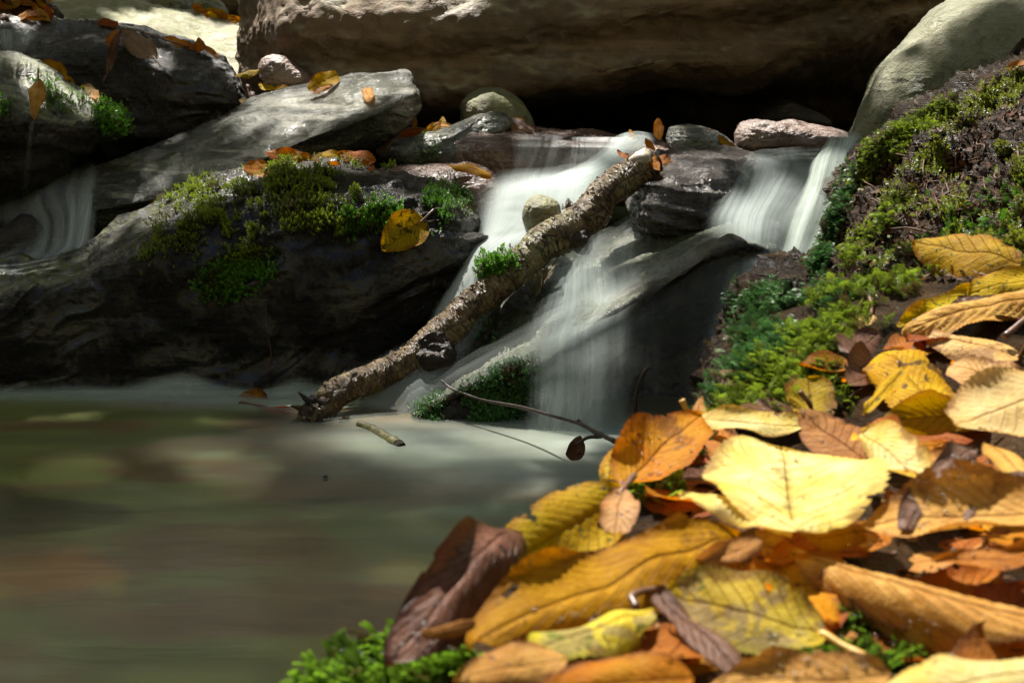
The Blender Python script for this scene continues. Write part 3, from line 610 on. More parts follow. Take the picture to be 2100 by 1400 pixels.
# wide thin mist of spray between the two falls
sheet([[(1130, 720, 2.0, .1), (1250, 665, 1.965, .25), (1360, 600, 1.97, .25), (1480, 530, 1.99, .3), (1580, 545, 2.0, .1)],
       [(1120, 770, 1.96, .2), (1240, 735, 1.94, .25), (1350, 700, 1.94, .2), (1460, 660, 1.95, .25), (1570, 640, 1.95, .1)],
       [(1100, 850, 1.93, .2), (1230, 840, 1.92, .2), (1340, 830, 1.91, .14), (1450, 800, 1.91, .2), (1560, 770, 1.91, .1)],
       [(1060, 925, 1.90, .25), (1210, 925, 1.89, .3), (1330, 920, 1.89, .2), (1450, 905, 1.89, .15), (1540, 880, 1.89, .1)]], M_FALL, 'thin misty veil hanging over the dark recess', mul=.5, tail=0, nu=90, nv=120, seed=14, layers=2)
# right hand falls
sheet([[(1500, 350, 2.42, .0), (1535, 330, 2.42, .3), (1600, 318, 2.45, .25), (1680, 315, 2.45, .3), (1720, 300, 2.42, .1)],
       [(1500, 375, 2.30, .1), (1545, 345, 2.28, .5), (1610, 355, 2.27, .45), (1680, 352, 2.26, .3), (1715, 340, 2.24, .1)],
       [(1475, 420, 2.24, .15), (1530, 400, 2.22, .65), (1590, 400, 2.20, .5), (1650, 400, 2.2, .3), (1700, 395, 2.2, .05)],
       [(1440, 475, 2.17, .1), (1500, 470, 2.14, .7), (1560, 460, 2.13, .65), (1610, 460, 2.13, .3), (1660, 460, 2.13, 0)],
       [(1470, 540, 2.08, .0), (1515, 545, 2.05, .4), (1555, 540, 2.04, .5), (1600, 530, 2.04, .5), (1640, 530, 2.04, .1)],
       [(1480, 620, 2.02, .0), (1505, 625, 1.98, .35), (1550, 620, 1.97, .4), (1590, 600, 1.97, .4), (1640, 585, 1.98, .1)],
       [(1430, 720, 1.98, .0), (1480, 725, 1.94, .3), (1530, 720, 1.93, .35), (1570, 700, 1.93, .15), (1610, 690, 1.94, .0)],
       [(1370, 860, 1.95, .0), (1450, 860, 1.91, .22), (1510, 850, 1.9, .25), (1560, 830, 1.9, .08), (1600, 820, 1.9, .0)]], M_FALL, 'broad veil of water spreading beside the green wet moss', nu=70, nv=200, seed=6)
sheet([[(1690, 330, 2.20, .3), (1706, 300, 2.22, .8), (1722, 290, 2.22, .9), (1752, 288, 2.22, .6), (1775, 296, 2.2, .1)],
       [(1672, 352, 2.13, .3), (1690, 335, 2.13, 1.0), (1712, 325, 2.12, .9), (1738, 322, 2.12, .9), (1752, 322, 2.12, .2)],
       [(1640, 420, 2.07, .15), (1660, 415, 2.06, .9), (1684, 410, 2.05, .7), (1705, 410, 2.05, .9), (1720, 408, 2.05, .1)],
       [(1608, 500, 2.01, .15), (1626, 500, 2.0, .85), (1650, 500, 1.99, .6), (1670, 500, 1.99, .8), (1685, 498, 1.99, .1)],
       [(1582, 565, 1.96, .2), (1602, 572, 1.95, .9), (1625, 578, 1.94, .7), (1643, 580, 1.94, .8), (1662, 578, 1.94, .15)]], M_JET, 'bright glassy jet pouring off the mossy bank', mul=1.25, nu=60, nv=140, seed=7)
sheet([[(1500, 560, 2.0, .0), (1560, 540, 2.02, .45), (1620, 540, 2.02, .6), (1680, 560, 2.0, .35), (1760, 575, 1.95, .0)],
       [(1510, 580, 1.93, .1), (1565, 570, 1.92, .5), (1620, 575, 1.91, .8), (1670, 585, 1.90, .45), (1750, 590, 1.88, .0)],
       [(1500, 610, 1.90, .0), (1560, 600, 1.89, .25), (1610, 595, 1.88, .35), (1660, 598, 1.87, .2), (1740, 600, 1.86, .0)]], M_SWIRL, 'splash of water where the jet lands on moss', nv=40, seed=8)
# left upper pool and its fall, core density raised to stand for sunlight
sheet([[(-40, 440, 2.72, .1), (60, 385, 2.74, .25), (130, 350, 2.74, .25), (190, 335, 2.74, .1), (215, 330, 2.74, 0)],
       [(-40, 465, 2.66, .15), (50, 430, 2.64, .35), (110, 400, 2.62, .4), (180, 385, 2.62, .5), (210, 385, 2.62, .05)],
       [(10, 490, 2.60, .1), (70, 470, 2.58, .25), (125, 455, 2.56, .45), (175, 450, 2.55, 1.5), (206, 450, 2.55, .05)],
       [(0, 530, 2.52, .1), (60, 520, 2.51, .3), (115, 515, 2.5, .55), (165, 510, 2.5, 1.6), (204, 500, 2.5, .05)],
       [(-60, 550, 2.47, .5), (20, 546, 2.46, .55), (90, 540, 2.45, .6), (145, 535, 2.45, 1.3), (200, 520, 2.46, .1)],
       [(-80, 566, 2.38, .5), (10, 562, 2.37, .5), (80, 554, 2.37, .5), (140, 545, 2.37, .4), (190, 530, 2.38, .05)]], silk_mat('thin bright wisps', (.74, .80, .82), 7, .4, 0.0, 1.1, .4, .3), 'small white fall into the upper pool behind the slate rock', mul=.8, nu=70, nv=120, seed=9)
sheet([[(-60, 58, 3.08, .4), (10, 56, 3.08, .5), (60, 62, 3.08, .3), (110, 62, 3.08, 0)],
       [(-60, 85, 2.97, .4), (10, 83, 2.97, .55), (60, 80, 2.97, .3), (100, 78, 2.97, 0)],
       [(-60, 130, 2.93, .1), (10, 118, 2.93, .15), (50, 112, 2.93, .12), (70, 110, 2.93, 0)]], M_FALL, 'film of water sliding off the top of the layered rock', layers=1, nu=40, nv=50, seed=10)
sheet([[(60, 248, 2.52, .1), (66, 247, 2.52, .35), (72, 248, 2.52, .1)], [(54, 300, 2.51, .05), (60, 300, 2.51, .22), (66, 300, 2.51, .05)],
       [(42, 400, 2.5, .0), (50, 400, 2.5, .16), (60, 400, 2.5, .0)]], M_JET, 'single thread of water dripping off a leaf tip', nu=10, nv=40, seed=11, wob=.001, layers=1, mul=.5)

def foam():
    gx = np.linspace(-1.6, .45, 170); gy = np.linspace(1.2, 2.3, 140); X, Y = np.meshgrid(gx, gy); X, Y = X.ravel(), Y.ravel()
    D = np.zeros(len(X))
    for px, py, rx, ry, a in ((80, 815, .25, .035, .5), (300, 812, .18, .04, .45), (400, 818, .10, .06, .5), (520, 828, .12, .035, .4), (640, 830, .08, .05, .9), (760, 880, .10, .06, .5),
                              (1000, 905, .15, .09, .75), (1170, 915, .14, .09, .95), (1120, 970, .2, .14, .5), (850, 930, .15, .09, .35), (950, 1020, .28, .18, .25), (620, 905, .25, .09, .16), (1300, 900, .1, .05, .3)):
        d = ray(px, py); t = -CAMZ / d.z
        D += a * np.exp(-((X - d.x * t) / rx) ** 2 - ((Y - d.y * t) / ry) ** 2)
    V = np.stack([X, Y, np.full(len(X), .004)], -1)
    o = mesh('water', V, grid_quads(140, 170), M_FOAM, uv=np.stack([X * .8, Y * 2.4], -1), attrs={'dens': np.minimum(D * .72, .85)})
    tag(o, 'soft white foam drifting on the pool under the falls', None, kind='structure')
foam()
sheet([[(-300, 785, 2.165, 0), (100, 788, 2.165, 0), (250, 790, 2.16, 0), (330, 770, 2.16, 0), (390, 762, 2.16, 0), (450, 785, 2.16, 0), (540, 795, 2.16, 0), (620, 770, 2.16, 0), (700, 790, 2.13, 0)],
       [(-300, 806, 2.155, .35), (100, 808, 2.155, .3), (250, 808, 2.15, .28), (330, 795, 2.15, .35), (390, 790, 2.15, .45), (450, 806, 2.15, .35), (540, 815, 2.15, .4), (620, 800, 2.15, .6), (700, 815, 2.12, .5)],
       [(-300, 826, 2.13, .5), (100, 828, 2.13, .5), (250, 828, 2.12, .45), (330, 828, 2.12, .5), (390, 828, 2.12, .6), (450, 830, 2.12, .45), (540, 835, 2.11, .5), (620, 835, 2.1, .8), (720, 850, 2.06, .5)]],
      M_FOAM, 'low mist of spray along the foot of the slate rock', tail=1.0, nu=120, nv=40, seed=12)

# ---------------------------------------------------------------- branch, stick, twigs
def bark_mat():
    m = NT('wet birch bark'); uv = m.n('TexCoord').outputs['UV']; co = m.n('TexCoord').outputs['Object']
    rings = m.noise(m.mapping(uv, (5, 210, 1)), 1.0, 6, .68, .5).outputs[0]
    len_ = m.noise(m.mapping(uv, (11, 330, 1), loc=(3, 7, 0)), 1.0, 3, .6, .2).outputs[0]
    pat = m.noise(co, 26, 6, .65).outputs[0]
    col = m.mix(m.mr(pat, .35, .65), (.085, .042, .012), (.19, .12, .045))
    col = m.mix(m.mr(rings, .52, .66), col, (.29, .24, .14))
    col = m.mix(m.math('MULTIPLY', m.mr(len_, .56, .66), .9), col, (.018, .011, .007))
    col = m.mix(m.math('MULTIPLY', m.mr(pat, .40, .28), .8), col, (.04, .024, .013))
    lich = m.noise(co, 11, 6, .7).outputs[0]
    col = m.mix(m.math('MULTIPLY', m.mr(lich, .48, .6), .55), col, (.29, .27, .12))
    h = m.math('ADD', rings, m.math('SUBTRACT', m.math('MULTIPLY', m.noise(co, 160, 5, .7).outputs[0], .5), m.math('MULTIPLY', m.mr(len_, .56, .66), .5)))
    cv = m.n('TexVoronoi', {'Vector': m.mapping(uv, (7, 120, 1)), 'Scale': 1.0, 'Randomness': 1.0}, feature='DISTANCE_TO_EDGE').outputs['Distance']
    ck = m.math('MULTIPLY', m.mr(cv, .10, .01), m.mr(m.noise(co, 30, 4, .6).outputs[0], .46, .58))
    col = m.mix(ck, col, (.012, .008, .005)); h = m.math('SUBTRACT', h, ck)
    p = m.n('BsdfPrincipled', {'Base Color': col, 'Roughness': m.mr(rings, .35, .7, .42, .12), 'Normal': m.bump(h, 1.0, .006), 'Specular IOR Level': .6})
    return m.surf(p.outputs[0])
M_BARK = bark_mat()
M_WOOD = rock_mat('dark rotten wood', (.010, .006, .004), (.04, .022, .012), (.12, .07, .035), (.3, .6), None, strata=.6, scale=2, bump=1.0)
def plain(name, col, rough=.5, spec=.5):
    m = NT(name); co = m.n('TexCoord').outputs['Object']; f = m.noise(co, 90, 4, .6).outputs[0]
    c = m.mix(m.mr(f, .35, .65), tuple(x * .6 for x in col), tuple(min(1, x * 1.25) for x in col))
    return m.surf(m.n('BsdfPrincipled', {'Base Color': c, 'Roughness': rough, 'Specular IOR Level': spec, 'Normal': m.bump(f, .4, .002)}).outputs[0])

def empty(name, loc, label, cat, group=None):
    o = bpy.data.objects.new(name, None); COL.objects.link(o); o.location = loc; o.empty_display_size = .02
    return tag(o, label, cat, group)

def build_branch():
    C = [(626, 860, 1.985, 31), (650, 842, 2.0, 35), (700, 812, 2.03, 35), (760, 776, 2.06, 35), (830, 738, 2.09, 36), (895, 700, 2.11, 42), (925, 672, 2.12, 40), (965, 625, 2.14, 36), (1010, 588, 2.16, 36),
         (1060, 550, 2.18, 38), (1120, 505, 2.20, 40), (1180, 458, 2.23, 46), (1205, 435, 2.24, 42), (1250, 400, 2.26, 39), (1300, 356, 2.28, 37), (1335, 322, 2.30, 33)]
    P = [at(x + 7 * math.sin(i * 2.3), y + 8 * math.sin(i * 1.7 + 1), Y) for i, (x, y, Y, r) in enumerate(C)]; R = [.89 * r * Y / F for x, y, Y, r in C]
    root = empty('branch', tuple(P[0]), 'fallen birch branch leaning across the waterfall into the pool', 'branch')
    V, Q, uv = tube(P, R, 60, 760, .085, 30, 3)
    N = vnormals(V, Q)
    ridge = vnoise(np.stack([uv[:, 0] * 3, uv[:, 1] * 230, 0 * uv[:, 0]], -1), 9)
    V = V + N * (.0005 * ridge + .0008 * fbm(V * 150, 3, 4))[:, None] * np.sign(np.einsum('ij,ij->i', N, V - crom(np.array(P), 762)[np.repeat(np.arange(762), 60)]).mean())
    mesh('limb', V, Q, M_BARK, root, uv)
    # curling flakes of bark all along the limb
    rs = np.random.default_rng(5); n = 520; k = rs.integers(60 * 20, 60 * 745, n); c = V[k] + N[k] * .0006 * 0
    T_ = V[np.minimum(k + 60, len(V) - 1)] - V[k]; T_ /= np.linalg.norm(T_, axis=1)[:, None]; A_ = np.cross(N[k], T_)
    out = np.sign(np.einsum('ij,ij->i', N, V - crom(np.array(P), 762)[np.repeat(np.arange(762), 60)]).mean()); O_ = N[k] * out
    w = rs.uniform(.0012, .005, n)[:, None]; l = rs.uniform(.0012, .0035, n)[:, None]; lift = rs.uniform(.0006, .0035, n)[:, None]
    FV = np.stack([c - A_ * w, c + A_ * w, c + A_ * w * .8 + T_ * l + O_ * lift, c - A_ * w * .8 + T_ * l + O_ * lift], 1).reshape(-1, 3)
    fl = mesh('loose_bark', FV, np.arange(4 * n).reshape(n, 4), M_BARK, root, np.repeat(uv[k], 4, 0), smooth=False); fl['kind'] = 'stuff'
    # knot where a side branch broke off, under the bend
    kp = [at(880, 700, 2.10), at(898, 730, 2.085), at(905, 752, 2.07)]
    V, Q, uv = tube(kp, [.024, .026, .019], 30, 40, .3, 45, 8); mesh('knot', V, Q, M_WOOD, root, uv)
    kp = [at(1165, 470, 2.22), at(1196, 500, 2.2), at(1204, 512, 2.19)]
    V, Q, uv = tube(kp, [.02, .017, .008], 24, 30, .3, 55, 9); mesh('knot', V, Q, M_WOOD, root, uv)
    # peeling bark
    rr = random.Random(4)
    def flap(p0, p1, drop, Y, seed, n=14, mat=M_BARK):
        a, b = at(*p0, Y), at(*p1, Y - .004); k = 18
        s = np.linspace(0, 1, k); t = np.linspace(0, 1, n)
        top = a + (b - a) * s[:, None]
        L = drop * (.75 + .5 * vnoise(np.stack([s * 7, 0 * s, 0 * s], -1), seed)) * np.clip(1.2 - 1.2 * np.abs(2 * s - 1) ** 6, .2, 1)
        dirn = np.array((.05, -.25, -1.0)); curl = np.array((0, -.5, .2))
        V = top[:, None] + (L[:, None] * t[None])[..., None] * dirn + (drop * t[None, :] ** 2)[..., None] * curl * .5
        V = V.reshape(-1, 3) + .0015 * np.stack([fbm(V.reshape(-1, 3) * 90, 3, seed + i) for i in range(3)], -1)
        S_, T_ = np.meshgrid(s, t, indexing='ij')
        mesh('bark_flap', V, grid_quads(k, n), mat, root, np.stack([T_.ravel() * .6, S_.ravel() * .1], -1))
    flap((1075, 575), (1140, 535), .034, 2.155, 3)
    flap((1085, 590), (1110, 570), .026, 2.15, 5)
    flap((632, 812), (712, 795), .012, 2.0, 7); flap((690, 790), (735, 770), -.010, 2.03, 8)
    flap((610, 860), (655, 838), .012, 1.965, 9); flap((1150, 432), (1175, 420), -.012, 2.23, 11); flap((895, 660), (925, 640), -.006, 2.12, 12)
    flap((1240, 385), (1300, 340), .010, 2.25, 13)
    # torn ends
    for q, (x, y, dx, dy, r) in enumerate([(622, 838, -26, -6, 6), (634, 822, -24, -20, 6), (632, 872, -26, 2, 7), (655, 878, -20, 8, 6), (612, 862, -18, 6, 6), (660, 826, -18, -12, 4), (700, 862, 12, 14, 5)]):
        V_, Q_, u_ = tube([at(x + 14, y - 5, 1.985), at(x, y, 1.975), at(x + dx, y + dy, 1.97)], [r * .0010, r * .0008, r * .00015], 8, 14, .3, 90, q)
        mesh('splinter', V_, Q_, M_WOOD if q % 2 else M_BARK, root, u_)
    V, Q, uv = tube([at(646, 850, 1.975), at(632, 858, 1.968), at(622, 864, 1.96)], [.017, .012, .004], 24, 12, .5, 90, 6); mesh('torn_end', V, Q, M_WOOD, root, uv)
    V, Q, uv = tube([at(1300, 345, 2.275), at(1318, 325, 2.275), at(1326, 308, 2.28)], [.014, .015, .006], 20, 12, .3, 60, 16); mesh('torn_end', V, Q, plain('pale torn wood', (.42, .36, .27)), root, uv)
build_branch()

def stick(name, C, label, cat, mat, ns=10, nsub=50, noise=.15, seed=1):
    V, Q, uv = tube([at(x, y, Y) for x, y, Y, r in C], [r * Y / F for x, y, Y, r in C], ns, nsub, noise, 70, seed)
    return tag(mesh(name, V, Q, mat, uv=uv), label, cat)
M_TWIG = plain('dark twig bark', (.035, .02, .014), .4); M_LICHEN = plain('lichened stick bark', (.17, .16, .06), .5)
t = stick('stick', [(735, 868, 1.94, 7), (765, 882, 1.915, 11), (795, 900, 1.87, 14), (818, 914, 1.835, 14)], 'short lichened stick with cut end lying in the pool', 'stick', M_LICHEN, 18, 60, .12, 5)
V, Q, uv = tube([at(818, 914, 1.835), at(823, 917, 1.828), at(824, 917.5, 1.827)], [.0075, .0068, .002], 18, 12, .1, 60, 4); mesh('cut_end', V, Q, M_WOOD, t, uv)
stick('twig', [(905, 780, 2.0, 2.2), (930, 798, 1.98, 2.6), (990, 820, 1.93, 3.2), (1070, 835, 1.86, 3.6), (1140, 855, 1.78, 4.0), (1190, 870, 1.72, 4.6), (1225, 888, 1.68, 5), (1262, 905, 1.62, 5.2)],
      'thin dark twig reaching from the leaf bank over the water', 'twig', M_TWIG, 10, 90, .2, 3)
stick('twig', [(1185, 862, 1.73, 4.5), (1200, 875, 1.72, 4), (1235, 893, 1.68, 4), (1205, 897, 1.69, 3.4), (1180, 912, 1.69, 3)], 'short curled twig side shoot beside the thin dark twig', 'twig', M_TWIG, 8, 50, .2, 6)
stick('twig', [(1308, 880, 1.5, 5), (1302, 840, 1.5, 4.6), (1306, 800, 1.5, 4.2), (1318, 768, 1.5, 4.6), (1330, 752, 1.5, 4)], 'upright bud bearing twig in front of the falls', 'twig', M_TWIG, 10, 60, .25, 4)
stick('twig', [(545, 620, 2.175, 1.2), (548, 680, 2.165, 1.6), (556, 730, 2.165, 1.8), (549, 790, 2.165, 1.5)], 'hanging reddish root hair on the dark rock face', 'twig', plain('reddish root', (.06, .02, .012)), 6, 40, .2, 8)
stick('twig', [(340, 848, 2.08, 9), (342, 832, 2.08, 8), (338, 824, 2.08, 4)], 'stub of wood poking out of the pool by the spray', 'twig', plain('pale wood stub', (.22, .17, .11)), 8, 20, .3, 9)
stick('twig', [(667, 992, 1.68, 6), (668, 982, 1.68, 5), (666, 975, 1.68, 4)], 'tiny dark stub poking out of the open pool', 'twig', M_TWIG, 8, 20, .3, 10)
stick('twig', [(1740, 330, 2.0, 3), (1780, 305, 2.0, 6), (1800, 298, 2.0, 4), (1815, 290, 2.0, 2)], 'flat reddish sliver of wood above the glassy jet', 'twig', plain('reddish sliver', (.16, .07, .04), .25), 8, 30, .2, 12)

# ---------------------------------------------------------------- moss
def moss_mat(name, dark, bright, trans=.3, rough=.5):
    m = NT(name); tint = m.n('Attribute', attribute_name='tint').outputs['Fac']; tip = m.n('Attribute', attribute_name='tip').outputs['Fac']
    f = m.math('ADD', m.math('MULTIPLY', tint, .16), m.math('MULTIPLY', m.math('MULTIPLY', m.math('POWER', tip, 1.6), tint), 1.9), clamp=True)
    c = m.mix(f, dark, bright)
    c = m.mix(m.math('MULTIPLY', m.mr(tint, .30, .18), .8), c, (.09, .05, .018))
    p = m.n('BsdfPrincipled', {'Base Color': c, 'Roughness': rough, 'Specular IOR Level': .55}); t = m.n('BsdfTranslucent', {'Color': c})
    return m.surf(m.n('MixShader', {0: trans, 1: p.outputs[0], 2: t.outputs[0]}).outputs[0])
M_MOSS = moss_mat('cushion moss', (.010, .022, .003), (.26, .34, .018))
M_MOSS_D = moss_mat('dull bank moss', (.008, .013, .003), (.24, .28, .02))
M_MOSS_G = moss_mat('bright green moss', (.008, .028, .004), (.12, .30, .02))
M_MOSS_W = moss_mat('drowned green moss', (.010, .032, .010), (.10, .24, .06), .2)
M_MOSS_Y = moss_mat('feather moss', (.005, .011, .002), (.25, .35, .025), .35, .5)
M_MOSS_F = moss_mat('leafy liverwort', (.02, .055, .006), (.24, .42, .03), .4, .2)

def shoot_templates(kind, rs):
    """quads (n,4,3) of one shoot of unit length along +Z, and the height of each vertex"""
    T = []
    for _ in range(5):
        q = []
        if kind == 'star':
            for k in range(17):
                h = .12 + .88 * (k / 16) ** .9; a = k * 2.4 + rs.uniform(-.3, .3); l = (.42 - .14 * k / 16) * rs.uniform(.8, 1.2); w = .085
                el = rad(18 + 52 * (k / 16) + rs.uniform(-10, 10)); o = np.array((math.cos(a) * math.cos(el), math.sin(a) * math.cos(el), math.sin(el))); s = np.array((-math.sin(a), math.cos(a), 0))
                b = np.array((0, 0, h - .1)); q.append([b, b + o * l * .45 + s * w, b + o * l, b + o * l * .45 - s * w])
        elif kind == 'frond':                    # flattened feather, arching over towards +X
            for k in range(13):
                f = k / 12; b = np.array((.38 * f * f, rs.uniform(-.02, .02), f - .28 * f * f)); l = (.26 * math.sin(math.pi * (.18 + .8 * f)) + .04) * rs.uniform(.8, 1.2)
                for sg in (-1, 1):
                    o = np.array((.30, sg * .85, .45)); s = np.array((.55, 0, .7)) * .045
                    o = o + rs.uniform(-.15, .15, 3); q.append([b, b + o * l * .5 + s, b + o * l, b + o * l * .5 - s])
            q.append([np.array((0, -.02, 0)), np.array((.1, -.02, .5)), np.array((.38, 0, .74)), np.array((.1, .02, .5))])
        else:                                    # liverwort: rounded overlapping leaflets on a creeping stem
            for k in range(15):
                f = k / 14; b = np.array((.5 * f * f, 0, f * (1 - .35 * f))); l = .20 * rs.uniform(.8, 1.15)
                for sg in (-1, 1):
                    o = np.array((.35, sg * .9, .15)); s = np.array((.6, 0, .8)) * .10
                    q.append([b, b + o * l * .55 + s, b + o * l * 1.05, b + o * l * .55 - s])
        q = np.array(q); T.append((q, np.clip(q[..., 2] * 1.05, 0, 1)))
    return T

def inpoly(x, y, P):
    P = np.array(P, float); r = False; j = len(P) - 1
    for i in range(len(P)):
        if (P[i, 1] > y) != (P[j, 1] > y) and x < (P[j, 0] - P[i, 0]) * (y - P[i, 1]) / (P[j, 1] - P[i, 1]) + P[i, 0]: r = not r
        j = i
    return r

def moss(polys, n, size, kind, mat, label, seed, clump=.0, cfreq=40, lean=(0, -.2, .6), spread=.35, sink=.1, cushion=0.0, soft=9.0):
    rs = np.random.default_rng(seed); T = shoot_templates(kind, rs); Vs, Ts, Cs = [], [], []
    areas = np.array([np.ptp([p[0] for p in P]) * np.ptp([p[1] for p in P]) for P in polys], float); areas /= areas.sum()
    pts = []
    tries = 0
    while len(pts) < n and tries < n * 12:
        tries += 1
        P = polys[rs.choice(len(polys), p=areas)]
        x = rs.uniform(min(p[0] for p in P), max(p[0] for p in P)); y = rs.uniform(min(p[1] for p in P), max(p[1] for p in P))
        if not inpoly(x, y, P): continue
        l, nn = hit(x, y)
        if l is None: continue
        if soft:                                  # fray the margin of the patch
            l2, n2 = hit(x + rs.normal() * soft, y + rs.normal() * soft)
            if l2 is not None and np.linalg.norm(l2 - l) < .12: l, nn = l2, n2
        pts.append(np.concatenate([l, nn]))
    pts = np.array(pts); P, N = pts[:, :3], pts[:, 3:]
    if clump:
        c = fbm(P * cfreq, 3, seed + 5) + .9 * fbm(P * cfreq * .33, 2, seed + 6); k = c > np.quantile(c, clump); P, N, c = P[k], N[k], c[k]
        c = (c - c.min()) / (np.ptp(c) + 1e-9); P = P + N * (cushion * c)[:, None]
    m = len(P)
    P = P + rs.normal(size=(m, 3)) * size * .25
    A = N * .7 + np.array(lean) + rs.normal(size=(m, 3)) * spread; A /= np.linalg.norm(A, axis=1)[:, None]
    X = np.cross(A, rs.normal(size=(m, 3)))
    if kind != 'star':                            # fronds hang outwards, down the slope
        X = N * .8 + np.array((-.5, -.5, -.4)) + rs.normal(size=(m, 3)) * .6; X = X - A * (X * A).sum(1)[:, None]
    X /= np.linalg.norm(X, axis=1)[:, None]; Y = np.cross(A, X)
    sz = size * rs.uniform(.6, 1.35, m); tint = np.clip(.5 + .28 * fbm(P * 30, 2, seed + 9) + rs.normal(size=m) * .16, 0, 1)
    for j in range(5):
        k = np.arange(j, m, 5); q, tip = T[j]
        V = P[k, None, None] + sz[k, None, None, None] * (q[None, ..., :1] * X[k, None, None] + q[None, ..., 1:2] * Y[k, None, None] + (q[None, ..., 2:] - sink) * A[k, None, None])
        Vs.append(V.reshape(-1, 3)); Ts.append(np.broadcast_to(tip[None], V.shape[:3]).ravel()); Cs.append(np.broadcast_to(tint[k, None, None], V.shape[:3]).ravel())
    V = np.concatenate(Vs)
    o = mesh('moss', V, np.arange(len(V)).reshape(-1, 4), mat, attrs={'tip': np.concatenate(Ts), 'tint': np.concatenate(Cs)}, smooth=False)
    return tag(o, label, 'moss', None, 'stuff')

moss([[(345, 402), (400, 372), (500, 355), (525, 395), (545, 430), (540, 462), (470, 480), (400, 470), (355, 488), (325, 510), (318, 470)], [(470, 470), (545, 462), (540, 520), (480, 540)], [(560, 405), (720, 415), (700, 480), (590, 470)]], 5200, .0090, 'star', M_MOSS,
     'yellow green moss cushion on the upper edge of the slate rock', 1, .54, 60, cushion=.010)
moss([[(525, 350), (560, 338), (650, 345), (735, 338), (738, 390), (700, 415), (640, 412), (560, 405)]], 3600, .009, 'star', M_MOSS, 'moss below the orange leaves on the slate rock', 2, .58, 60, cushion=.008)
moss([[(560, 405), (700, 415), (720, 440), (600, 470), (565, 450)], [(300, 500), (400, 480), (420, 510), (300, 550), (268, 545)]], 900, .008, 'star', M_MOSS, 'thin scattered moss fringe below the main cushion', 3, .5, 60)
moss([[(708, 428), (760, 415), (815, 430), (812, 462), (740, 478), (712, 470)]], 1100, .010, 'star', M_MOSS_G, 'green moss tuft beside the spotted yellow leaf', 4, .1, 45, cushion=.006)
moss([[(868, 410), (880, 385), (905, 375), (955, 400), (962, 425), (900, 450), (870, 470)]], 1000, .008, 'star', M_MOSS_G, 'moss on the shoulder of slate rock beside the white water', 5, .35, 50)
moss([[(405, 570), (450, 545), (500, 525), (552, 520), (558, 565), (500, 600), (430, 612)]], 1300, .010, 'star', M_MOSS_G, 'dark green moss tuft hanging on the shaded rock face', 6, .2, 40, cushion=.006)
moss([[(770, 342), (778, 330), (806, 336), (804, 346)]], 90, .011, 'star', M_MOSS, 'tiny moss cushion behind the slate rock', 7)
moss([[(45, 172), (90, 160), (125, 180), (175, 198), (178, 215), (112, 226), (96, 205)]], 500, .009, 'star', M_MOSS_G, 'flat green moss film on the angular rock', 8, .4, 50)
moss([[(203, 216), (252, 226), (262, 258), (235, 268), (208, 255)]], 420, .014, 'star', M_MOSS_G, 'bright green moss tuft on the tip of the angular rock', 9, .0, cushion=0)
moss([[(-5, 205), (10, 210), (12, 230), (-5, 235)]], 60, .011, 'star', M_MOSS_G, 'green moss at the frame edge of the angular rock', 10)
moss([[(984, 552), (1000, 532), (1045, 526), (1052, 545), (1020, 565), (988, 566)]], 300, .013, 'star', M_MOSS_G, 'round green moss cushion touching the branch', 11, .0)
moss([[(850, 290), (900, 298), (900, 330), (860, 330)]], 120, .010, 'frond', M_MOSS_W, 'dark moss under the flat grey green stone', 12)
moss([[(900, 870), (930, 820), (985, 785), (1050, 745), (1095, 752), (1098, 800), (1050, 850), (960, 890)]], 2600, .010, 'star', M_MOSS_W, 'drowned green moss on the stone below the branch', 13, .25, 30)
moss([[(960, 680), (1010, 665), (1005, 700), (965, 715)], [(840, 830), (900, 800), (900, 870), (850, 880)]], 500, .009, 'star', M_MOSS_W, 'wet moss patches under the running water', 14, .3, 30)
# right bank
moss([[(1488, 590), (1560, 575), (1650, 590), (1760, 590), (1700, 650), (1620, 720), (1560, 780), (1500, 840), (1440, 850), (1490, 760), (1510, 680)]], 4200, .010, 'frond', M_MOSS_W, 'wet dark moss drenched by the spray of the jet', 15, .25, 30)
moss([[(1760, 590), (1790, 585), (1790, 640), (1700, 690), (1640, 730), (1570, 800), (1500, 850), (1450, 870), (1490, 810), (1560, 740), (1620, 670), (1700, 610)], [(1680, 600), (1880, 545), (1880, 620), (1800, 680), (1690, 730), (1620, 760)]], 2600, .012, 'frond', M_MOSS_Y, 'sunlit feathery moss rim between the wet moss and the leaves', 16, .42, 36)
moss([[(1745, 322), (1790, 298), (1850, 258), (1945, 200), (1960, 225), (1890, 280), (1830, 330), (1760, 365)]], 1300, .012, 'frond', M_MOSS_Y, 'yellow feather moss along the crest of the bank rock', 17, .15, 25)
moss([[(1745, 340), (1765, 345), (1735, 420), (1715, 480), (1690, 560), (1665, 560), (1690, 480), (1712, 400)]], 1600, .010, 'frond', M_MOSS_W, 'dark green moss on the shaded side facing the jet', 18, .1, 25)
moss([[(1730, 470), (1800, 400), (1880, 390), (1850, 440), (1780, 500), (1770, 580), (1730, 590)]], 900, .012, 'frond', M_MOSS_Y, 'sunlit moss fronds on the stony part of the bank', 19, .5, 22)
moss([[(1770, 300), (1950, 220), (2110, 130), (2110, 560), (1890, 560), (1780, 570), (1740, 480)]], 7500, .0075, 'star', M_MOSS_D, 'sparse moss dotting the damp soil of the bank', 20, .56, 24)
moss([[(1880, 500), (1900, 430), (2110, 380), (2110, 560), (1950, 560), (1800, 560), (1800, 520)]], 900, .011, 'frond', M_MOSS_G, 'green moss between the damp soil and spotted yellow leaf', 21, .45, 22)
